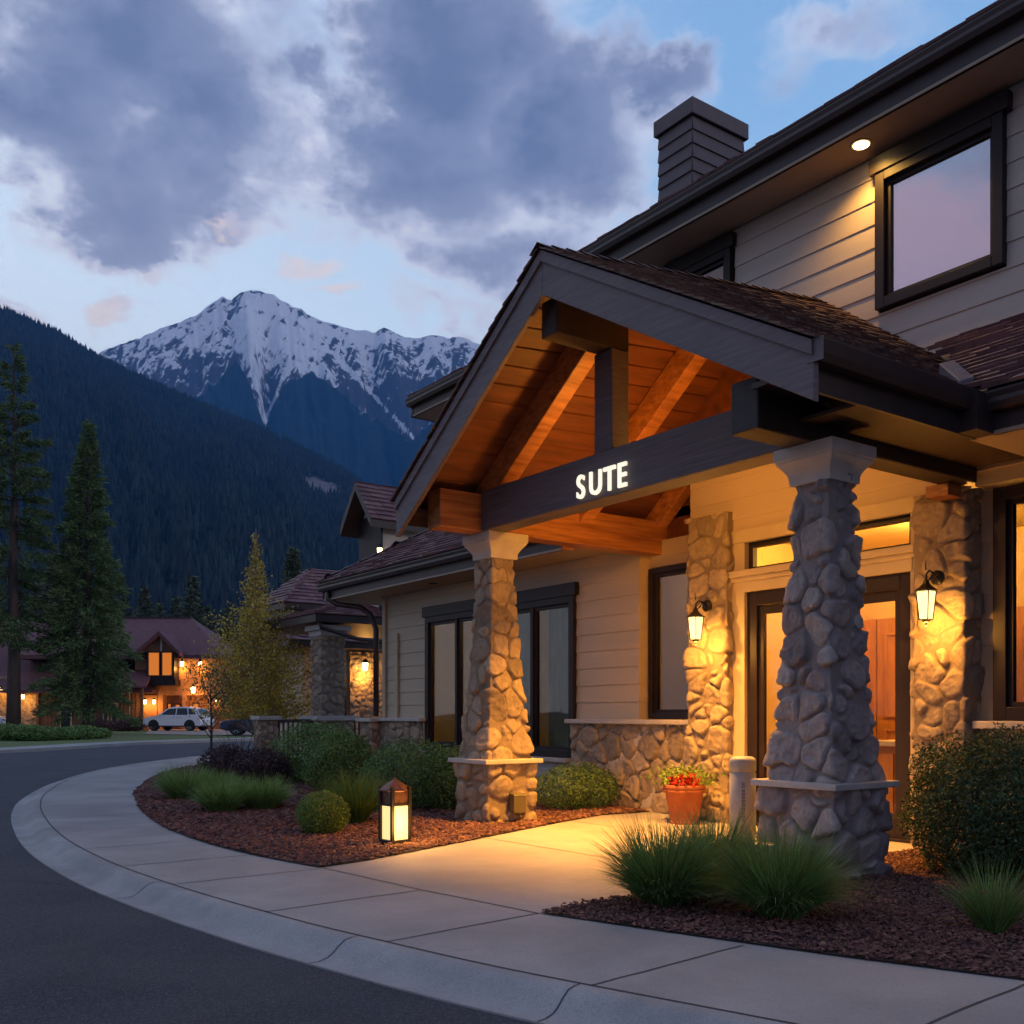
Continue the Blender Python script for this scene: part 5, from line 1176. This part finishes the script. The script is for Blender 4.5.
# ------------------------------------------------------------------ neighbouring lodge with its porch
NB = empty('neighbouring_lodge', (12, 24, 0), 0, 'neighbouring lodge with stone porch column, tiled roofs and a small gable, behind the left wing', 'house')
def nb(name, mb, m, parent=NB, **k): return fix(mb.build(name, m, None, **k), parent)
ce = empty('porch_column', (10.36-12, 22.1-24, 0)); ce.parent = NB
sq = lambda cx, cy, a: [(cx-a, cy+a), (cx-a, cy-a), (cx+a, cy-a), (cx+a, cy+a)]
fix(stonework('stone_shaft', sq(10.36, 22.1, .29), 1.2, 3.12, M['stoneB'], None, closed=True, seed=61, cell=(.2, .17), relief=.035, res=.025), ce)
fix(stonework('stone_base', sq(10.36, 22.1, .44), 0, 1.1, M['stoneB'], None, closed=True, seed=62, cell=(.24, .18), relief=.035, res=.028), ce)
b = MB(); b.box(9.84, 10.88, 21.58, 22.62, 1.09, 1.20, .01); nb('base_cap', b, M['cap'], ce)
b = MB(); b.box(9.94, 10.78, 21.68, 22.52, 3.24, 3.36, .01).box(10.01, 10.71, 21.75, 22.45, 3.10, 3.24, .02); nb('capital', b, M['cap'], ce)
fix(stonework('stone_pier', sq(8.75, 22.0, .20), 0, 1.12, M['stoneB'], None, closed=True, seed=63, cell=(.17, .14), relief=.03, res=.02), NB)
b = MB(); b.box(8.48, 9.02, 21.73, 22.27, 1.11, 1.20, .01); nb('pier_cap', b, M['cap'])
for (x0, x1) in ((8.98, 9.9), (10.82, 12.4)):
    b = MB(); b.box(x0, x1, 21.96, 22.04, 1.04, 1.12).box(x0, x1, 21.97, 22.03, .15, .22)
    nb_ = int((x1-x0)/.12)
    for k in range(nb_): b.box(x0+.06+k*.12, x0+.10+k*.12, 21.98, 22.02, .22, 1.04)
    nb('railing', b, M['railing'])
b = MB(); b.tube([(9.9, 21.6, 3.40), (9.95, 21.6, 3.28), (10.9, 21.62, 3.05), (12.2, 21.65, 2.95), (12.45, 21.66, 2.7), (12.45, 21.66, 0)], .05, 8); nb('downspout', b, M['gutter'])
b = MB(); b.box(9, 17, 21.6, 28.5, -.1, .02); nb('porch_floor', b, M['cap'])
b = MB(); siding(b, 'x', 28.5, 12.5, 17, 0, 3.3, -1); siding(b, 'y', 12.5, 28.5, 30.2, 0, 3.3, -1); nb('wall', b, M['siding'])
b = MB(); b.box(13.15, 13.95, 28.42, 28.47, 0, 2.4); nb('door', b, M['frame'])
fix(stonework('stone_panel', [(14.05, 28.40), (15.6, 28.40)], 0, 3.2, M['stoneB'], None, seed=66, cell=(.24, .16), relief=.035, res=.03), NB)
def hiproof(x0, x1, y0, y1, z, rise, nm, name='tile_roof', ex=.2):
    m_ = MB(); inx = (y1-y0)/2
    courses(m_, (x0, y0, z), (1, 0, 0), (0, 1, rise/inx), lambda u, v: v*math.cos(math.atan(rise/inx)) < min(u, x1-x0-u)+.05, x1-x0, math.hypot(inx, rise), ex=ex, tw=.34, th=.04, seed=nm)
    courses(m_, (x0, y1, z), (0, -1, 0), (1, 0, rise/inx), lambda u, v: v*math.cos(math.atan(rise/inx)) < min(u, y1-y0-u)+.05, y1-y0, math.hypot(inx, rise), ex=ex, tw=.34, th=.04, seed=nm+1)
    nb(name, m_, M['tile'])
    d_ = MB(); ym = (y0+y1)/2; A = [(x0, y0, z), (x1, y0, z), (x1, y1, z), (x0, y1, z), (x0+inx, ym, z+rise), (x1-inx, ym, z+rise)]
    A = [(a, b_, c-.012) for a, b_, c in A]
    d_.add(A, [(0, 1, 5, 4), (1, 2, 5), (2, 3, 4, 5), (3, 0, 4), (3, 2, 1, 0)]); d_.box(x0+.02, x1-.02, y0+.02, y1-.02, z-.19, z-.014); nb('roof_deck', d_, M['dark'])
hiproof(9.75, 17.5, 21.5, 25.4, 3.60, .62, 71)
hiproof(11.7, 18, 27.7, 30.8, 3.45, .9, 73)
hiproof(12.1, 18, 29.0, 32.2, 4.70, 1.35, 75)
b = MB(); b.box(12.5, 17.6, 29.4, 31.8, 3.3, 4.52); nb('upper_wall', b, M['stucco']); b = MB(); b.box(12.48, 12.5, 30.2, 30.9, 3.75, 4.4); nb('window', b, M['frame'])
b = MB(); b.prism([(11.9, 22.25, 3.7), (11.9, 22.25, 6.1), (11.9, 22.85, 6.8), (11.9, 23.45, 6.1), (11.9, 23.45, 3.7)], (4.5, 0, 0)); nb('gable_wall', b, M['stucco']); b = MB(); b.box(11.85, 11.895, 22.32, 23.42, 5.05, 6.3); nb('dark_gable_panel', b, M['frame'])  # dark panel covering most of the gable face
b = MB(); b.box(11.84, 11.90, 22.20, 22.30, 3.8, 6.1); nb('corner_trim', b, M['frame'])
for sgn in (-1, 1):
    m_ = MB(); courses(m_, (11.45, 22.85+sgn*.85, 6.08), (1, 0, 0), (0, -sgn, 1.22), lambda u, v: True, 5.2, 1.36, ex=.17, tw=.4, th=.04, seed=80+sgn); nb('tile_roof', m_, M['tile'])
    m_ = MB(); m_.prism([(11.45, 22.85+sgn*.85, 6.06), (11.45, 22.85, 7.13), (11.45, 22.85, 6.93), (11.45, 22.85+sgn*.85, 5.88)], (5.2, 0, 0)); nb('roof_deck', m_, M['dark'])
def lantern_small(loc, label, e_, s=1.0, em='farglow', cat='wall lamp', group='lanterns on distant lodges', rad=.07):
    t = empty('outdoor_lantern', loc, 0, label, cat, group)
    b = MB(); b.lathe([(rad*s, -.14*s), (rad*1.3*s, .10*s)], seg=6, smooth=False); b.build('lantern_glass', M[em], t)
    b = MB(); b.lathe([(.13*s, .10*s), (.05*s, .20*s), (.01*s, .25*s)], seg=6, smooth=False); b.box(-.012*s, .012*s, 0, .16*s, .15*s, .18*s); b.build('lantern_cap', M['black'], t)
    ld = bpy.data.lights.new('lamp', 'POINT'); ld.energy = e_; ld.color = (1, .44, .08); ld.shadow_soft_size = .12*s
    lo = bpy.data.objects.new('lamp', ld); C.objects.link(lo); lo.parent = t; lo.location = (0, -.02, -.30*s); return t
lantern_small((14.45, 28.12, 2.75), 'bright lantern on the stone panel under the neighbouring porch', 45, 1.0)
lantern_small((11.78, 22.14, 5.32), 'small lit lantern under the little gable of the neighbouring lodge', 3, .7)

# ------------------------------------------------------------------ far lodge across the road
FD = 78.; YAW = -math.atan2(.582, .813)
FLG = empty('far_lodge', cam2w(150, FD), YAW, 'long two storey lodge with dark red roof and glowing bay window across the road', 'building')
def fx(px): return (px-150)*FD/994
def fz(py): return 1.25+(714-py)*FD/994
def fl(name, mb, m, parent=FLG, **k): return mb.build(name, m, parent, **k)
b = MB(); b.box(fx(135), fx(245), 0, 10, 3.1, fz(655)); fl('upper_wall', b, M['farwall'])
b = MB(); b.box(fx(158), fx(245), .9, 10, 0, 3.1); b.box(fx(158), fx(163), 0, .9, 0, 3.1).box(fx(182), fx(186), 0, .9, 0, 2.7).box(fx(208), fx(214), 0, .9, 0, 2.7).box(fx(158), fx(245), .02, .5, 2.7, 3.1); fl('lower_wall', b, M['farwall'])
b = MB()
for k in range(60): x = fx(-60)+k*.29*1.0; b.box(x, x+.04, -.03, 0, .1, 3.0) if x < fx(157) else None
b.box(fx(-70), fx(158), 0, 9, 0, 3.1); fl('board_wall', b, M['farwood'])
for k, (x0, x1, z0, z1) in enumerate(((163.5, 168, 703, 722), (171, 177, 704, 722), (189, 196, 703, 722))):
    b = MB(); b.box(fx(x0), fx(x1), .84, .89, fz(z1), fz(z0)); w_ = fl('window', b, M['frame']); b = MB(); b.box(fx(x0)+.08, fx(x1)-.08, .82, .84, fz(z1)+.08, fz(z0)-.08); fl('pane', b, M['litwin'], w_)
for (x0, x1, z0, z1) in ((60, 72, 703, 731), (103, 109, 703, 724), (111, 118, 703, 724)):
    b = MB(); b.box(fx(x0), fx(x1), -.06, -.031, fz(z1), fz(z0)); w_ = fl('window', b, M['trim']); b = MB(); b.box(fx(x0)+.12, fx(x1)-.12, -.08, -.06, fz(z1)+.12, fz(z0)-.12); fl('pane', b, M['carglass'], w_)
# main hipped roof
b = MB(); e0, e1 = fx(128), fx(226); r0, r1 = fx(60), fx(171)
A = [(fx(20), -.8, fz(656)), (e1, -.8, fz(656)), (e1, 11, fz(656)), (fx(20), 11, fz(656)), (r0-4, 5, fz(612)), (r1, 5, fz(612))]
b.add(A, [(0, 1, 5, 4), (1, 2, 5), (2, 3, 4, 5), (3, 0, 4), (3, 2, 1, 0)]); b.box(fx(20)+.02, e1-.02, -.78, 10.9, fz(656)-.28, fz(656)-.01)
rf = fl('roof', b, M['farroof']); b = MB(); b.box(r0-4, r1, 4.85, 5.15, fz(612)-.05, fz(612)+.08); fl('ridge_cap', b, M['dark'], rf)
b = MB(); A = [(fx(-90), -1.2, 3.1), (fx(158), -1.2, 3.1), (fx(158), 4.5, 4.9), (fx(-90), 6, 9.0), (fx(40), 6, 9.0)]
b.add(A, [(0, 1, 2, 4, 3)]); b.box(fx(-90), fx(158), -1.2, 0, 2.86, 3.09); fl('roof', b, M['farroof'])
# bay window with its gable
b = MB(); b.box(fx(151.5), fx(179), -1.1, 0, fz(684), fz(652)); b.box(fx(150), fx(180.5), -1.2, 0, fz(686), fz(680)); bay = fl('bay_window', b, M['frame'])
for (x0, x1) in ((154.2, 164.2), (167.6, 176.6)):
    b = MB(); b.box(fx(x0), fx(x1), -1.14, -1.10, fz(676), fz(654)); fl('pane', b, M['litwin'], bay)
    b = MB(); b.box(fx(x0)-.08, fx(x0), -1.18, -1.1, fz(677), fz(653)).box(fx(x1), fx(x1)+.08, -1.18, -1.1, fz(677), fz(653)).box(fx(x0), fx(x1), -1.17, -1.1, fz(654), fz(653)); fl('sash', b, M['bronze'], bay)
ax, az = fx(166.5), fz(633); ex0, ex1, ez = fx(143), fx(187), fz(652.5)
b = MB(); b.prism([(ex0+.3, -1.12, ez), (ax, -1.12, az-.35), (ex1-.3, -1.12, ez)], (0, 3, 0)); fl('gable_wall', b, M['farwood'])
for (xa, xb) in ((ex0, ax), (ax, ex1)):
    za, zb = (ez-.1, az) if xa == ex0 else (az, ez-.1)
    b = MB(); b.add([(xa, -1.75, za), (xb, -1.75, zb), (xb, 5, zb), (xa, 5, za)], [(0, 1, 2, 3)]); b.prism([(xa, -1.75, za-.01), (xb, -1.75, zb-.01), (xb, -1.75, zb-.30), (xa, -1.75, za-.30)], (0, 1.0, 0)); fl('dormer_roof', b, M['farroof'])
b = MB(); b.box(ax-.07, ax+.07, -1.2, -1.13, ez, az-.3); fl('gable_post', b, M['cap'])
b = MB(); b.prism([(fx(126), -2.6, fz(689)), (fx(158), -2.6, fz(689)), (fx(154), -.0, fz(672)), (fx(126), -.0, fz(672))], (0, 0, .16)); fl('porch_roof', b, M['farroof'])
b = MB(); b.box(fx(139), fx(141), -2.4, -2.2, 0, fz(689)).box(fx(152), fx(154), -2.4, -2.2, 0, fz(689)); fl('porch_post', b, M['farwood'])
b = MB(); b.box(fx(141), fx(157), -.06, -.03, 0, 2.7); fl('entrance_panel', b, M['farwall'])
def fstone(x0, x1, z1, seed):
    o = stonework('stone_panel', [(fx(x0), -.10), (fx(x1), -.10)], 0, z1, M['stoneB'], None, seed=seed, cell=(.38, .22), relief=.06, res=.07); o.parent = FLG
fstone(-6, 9, 4.2, 91); fstone(21, 37, 2.75, 92)
b = MB(); b.box(fx(37), fx(39.5), -.2, 0, 0, 2.9).box(fx(18), fx(40), -.22, 0, 2.8, 3.0); fl('stone_panel_frame', b, M['farwood'])
def flamp(px, py, y, label, e_, s=1.5):
    o = lantern_small((0, 0, 0), label, e_, s); o.parent = None; w = cam2w(px, FD+y, fz(py)); o.location = w; o.rotation_euler.z = YAW
    return o
flamp(182, 664, -.35, 'bright lamp on the orange wall just right of the far bay window', 75, 1.5)
flamp(200, 664, -.35, 'bright lamp under the far eave, right of the other wall lamp', 75, 1.5)
flamp(193, 690, -.8, 'brightest lamp above the far entrance, over the white car', 110, 1.9)
flamp(145, 702, -.5, 'left one of the paired lamps beside the far porch', 45, 1.3)
flamp(154, 702, -.5, 'right one of the paired lamps beside the far porch', 45, 1.3)
flamp(23, 697, -.9, 'lamp above the lit stone panel behind the pine trunk', 60, 1.3)
flamp(1, 690, -.9, 'lamp on the lit stone wall at the left edge', 70, 1.3)
flamp(216, 700, .5, 'dim lamp in the far garage bay behind the aspen', 45, 1.1)

# hedge row along the far kerb
for k, (px, d, w_, h_, lb) in enumerate(((18, 46, 2.1, .78, 'low far hedge bush by the pine, leftmost along the far kerb'), (36, 45.5, 1.9, .72, 'second far hedge bush along the far kerb'), (58, 47, 2.2, .62, 'third far hedge bush below the big fir'), (78, 48, 2.0, .70, 'fourth far hedge bush right of the big fir trunk'), (98, 50, 1.3, .55, 'last small far hedge bush at the lawn'), (4, 47, 1.6, .8, 'far hedge bush cut off by the left edge'))):
    bush('hedge_bush', cam2w(px, d), (w_, 1.3, h_), M['leaf'], lb, 'bush', n=2600, ll=.12, lw=.07, seed=100+k, group='hedge along the far kerb')
bush('hedge_bush', cam2w(128, 70), (2.4, 1.2, .9), M['leafdark'], 'dark shrub at the front of the white car under the far porch', 'bush', n=1500, ll=.15, lw=.09, seed=110)
bush('hedge_bush', cam2w(98, 72), (2.6, 1.2, .9), M['leafdark'], 'dark shrub under the two small far windows', 'bush', n=1500, ll=.15, lw=.09, seed=111)

# ------------------------------------------------------------------ cars
def car(loc, rz, paint, label, L_=4.75, H_=1.72, suv=True):
    e = empty('parked_car', loc, rz, label, 'car', 'cars parked by the far lodge'); h = L_/2
    # front towards -x
    low = [(-h, .42), (-h+.02, .72), (-h+.10, .92), (-h+.35, 1.0), (-h+1.25, 1.10), (h-.35, 1.14), (h-.08, 1.05), (h, .75), (h-.03, .40), (h-.35, .30), (-h+.35, .30)]
    if not suv: low = [(x, z*.86) for x, z in low]
    k = 1 if suv else .86
    def loft(mb, prof, hw, ins, zr):   # cross sections across y
        n = len(prof); secs = ((-hw, ins), (-hw+.10, .03), (-hw*.4, 0), (hw*.4, 0), (hw-.10, .03), (hw, ins)); cx = sum(p[0] for p in prof)/n
        v = []
        for y, i in secs:
            for x, z in prof: v.append((x-math.copysign(i*.8, x-cx) if abs(x-cx) > .3 else x, y, z-(i*.35 if z > zr else -i*.2)))
        mb.add(v, [(a*n+b_, a*n+(b_+1) % n, (a+1)*n+(b_+1) % n, (a+1)*n+b_) for a in range(len(secs)-1) for b_ in range(n)]+[tuple(range(n)), tuple(range(n*(len(secs)-1), n*len(secs)))[::-1]], False)
    b = MB(); loft(b, low, .93, .12, .7*k)
    body = b.build('body', M[paint], e, bevel=.03)
    gh = [(-h+1.15, 1.08*k), (-h+1.95, H_-.10), (-h+2.3, H_-.02), (h-1.2, H_), (h-.55, H_-.16), (h-.20, 1.12*k)]
    b = MB()
    n = len(gh); v = []
    for y, s_ in ((-.86, 0), (-.66, 1), (.66, 1), (.86, 0)):
        pass
    v = [(x, sy*(.86-.20*((z-1.08*k)/(H_-1.08*k))), z) for sy in (-1, 1) for x, z in gh]
    b.add(v, [tuple(range(n)), tuple(range(n, 2*n))[::-1]]+[(i, n+i, n+(i+1) % n, (i+1) % n) for i in range(n)]); b.build('roof', M[paint], e, bevel=.03)
    b = MB()
    def side(px_, pz_): return .872-.20*((pz_-1.08*k)/(H_-1.08*k))
    for poly in (((-h+1.42, 1.14*k), (-h+2.02, H_-.16), (-h+2.62, H_-.11), (-h+2.62, 1.14*k)), ((-h+2.70, 1.14*k), (-h+2.70, H_-.11), (h-1.28, H_-.11), (h-1.15, 1.14*k)), ((h-1.06, 1.16*k), (h-1.18, H_-.12), (h-.75, H_-.20), (h-.48, 1.18*k))):
        for sy in (-1, 1):
            v = [(x, sy*(side(x, z)), z) for x, z in poly]; b.add(v, [(0, 1, 2, 3)]); 
    y0 = .74; b.add([(-h+1.22, -y0, 1.13*k), (-h+1.22, y0, 1.13*k), (-h+1.90, y0-.14, H_-.13), (-h+1.90, -y0+.14, H_-.13)], [(0, 1, 2, 3)])
    b.add([(h-.21, -y0, 1.18*k), (h-.21, y0, 1.18*k), (h-.52, y0-.14, H_-.19), (h-.52, -y0+.14, H_-.19)], [(3, 2, 1, 0)]); b.build('window', M['carglass'], e)
    for x in (-h+.92, h-.95):
        for sy in (-1, 1):
            b = MB(); r = .37
            v = [(x+r_*math.cos(2*math.pi*q/24), sy*y_, .37+r_*math.sin(2*math.pi*q/24)) for r_, y_ in ((.25, .945), (.35, .955), (r, .93), (r, .70), (.0, .70)) for q in range(24)]
            b.add(v, [(a*24+q, a*24+(q+1) % 24, (a+1)*24+(q+1) % 24, (a+1)*24+q) for a in range(4) for q in range(24)], True); wl = b.build('wheel', M['rubber'], e)
            b = MB(); v = [(x+r_*math.cos(2*math.pi*q/24), sy*y_, .37+r_*math.sin(2*math.pi*q/24)) for r_, y_ in ((.25, .945), (.22, .90)) for q in range(24)]; b.add(v, [(q, (q+1) % 24, 24+(q+1) % 24, 24+q) for q in range(24)])
            for q in range(6):
                a = q*math.pi/3; dx, dz = math.cos(a), math.sin(a)
                b.add([(x-dz*.035, sy*.935, .37+dx*.035), (x+dz*.035, sy*.935, .37-dx*.035), (x+dx*.235+dz*.025, sy*.93, .37+dz*.235-dx*.025), (x+dx*.235-dz*.025, sy*.93, .37+dz*.235+dx*.025)], [(0, 1, 2, 3)])
            b.build('rim', M['rim'], wl)
            b = MB(); b.add([(x+(.44)*math.cos(math.pi*q/12), sy*.938, .37+.44*math.sin(math.pi*q/12)) for q in range(13)], [tuple(range(13))]); b.build('wheel_arch', M['rubber'], e)
    b = MB(); b.box(-h-.012, -h+.10, -.55, .55, .62*k, .84*k, .01).box(-h-.015, -h+.1, -.75, .75, .40, .50, .01); b.build('grille', M['rubber'], e)
    b = MB(); b.box(-h+.3, h-.3, -.945, .945, .30, .38); b.build('sill', M['rubber'], e)
    for sy in (-1, 1):
        b = MB(); b.box(-h-.006, -h+.28, sy*.60, sy*.87, .78*k, .90*k, .015); b.build('headlight', M['rim'], e)
        b = MB(); b.box(h-.22, h-.0, sy*.62, sy*.88, .86*k, 1.02*k, .015); b.build('tail_light', M['red_lens'], e)
        b = MB(); b.box(-h+1.45, -h+1.60, sy*.90, sy*1.06, 1.08*k, 1.22*k, .03); b.build('mirror', M[paint], e)
        b = MB(); b.box(-h+2.4, -h+2.58, sy*.925, sy*.945, .93*k, .96*k).box(h-1.7, h-1.52, sy*.925, sy*.945, .93*k, .96*k); b.build('handle', M['rim'], e)
    return e
car(cam2w(179, 71.5, .03), YAW+R(-14), 'carwhite', 'white sport utility car parked side-on before the far lodge')
car(cam2w(262, 57, .03), YAW+R(8), 'carblue', 'dark blue car half hidden behind the stone pier', 4.5, 1.42, False)
car(cam2w(-26, 66, .03), YAW+R(182), 'carwhite', 'white car mostly cut off by the left edge of the picture')

# ------------------------------------------------------------------ evening air
hz = MB(); hz.box(-7600, 7600, -7600, 7600, -1.3, 2450); ho = hz.build('haze', None, kind='stuff', label='thin blue evening haze filling the valley air', cat='haze')
hm_ = bpy.data.materials.new('haze'); hm_.use_nodes = True; nt = hm_.node_tree; nt.nodes.clear()
pv_ = nt.nodes.new('ShaderNodeVolumePrincipled'); pv_.inputs['Density'].default_value = 1.1e-4; pv_.inputs['Color'].default_value = (.10, .40, 1, 1); pv_.inputs['Anisotropy'].default_value = 0
o_ = nt.nodes.new('ShaderNodeOutputMaterial'); nt.links.new(pv_.outputs[0], o_.inputs['Volume']); ho.data.materials.append(hm_)
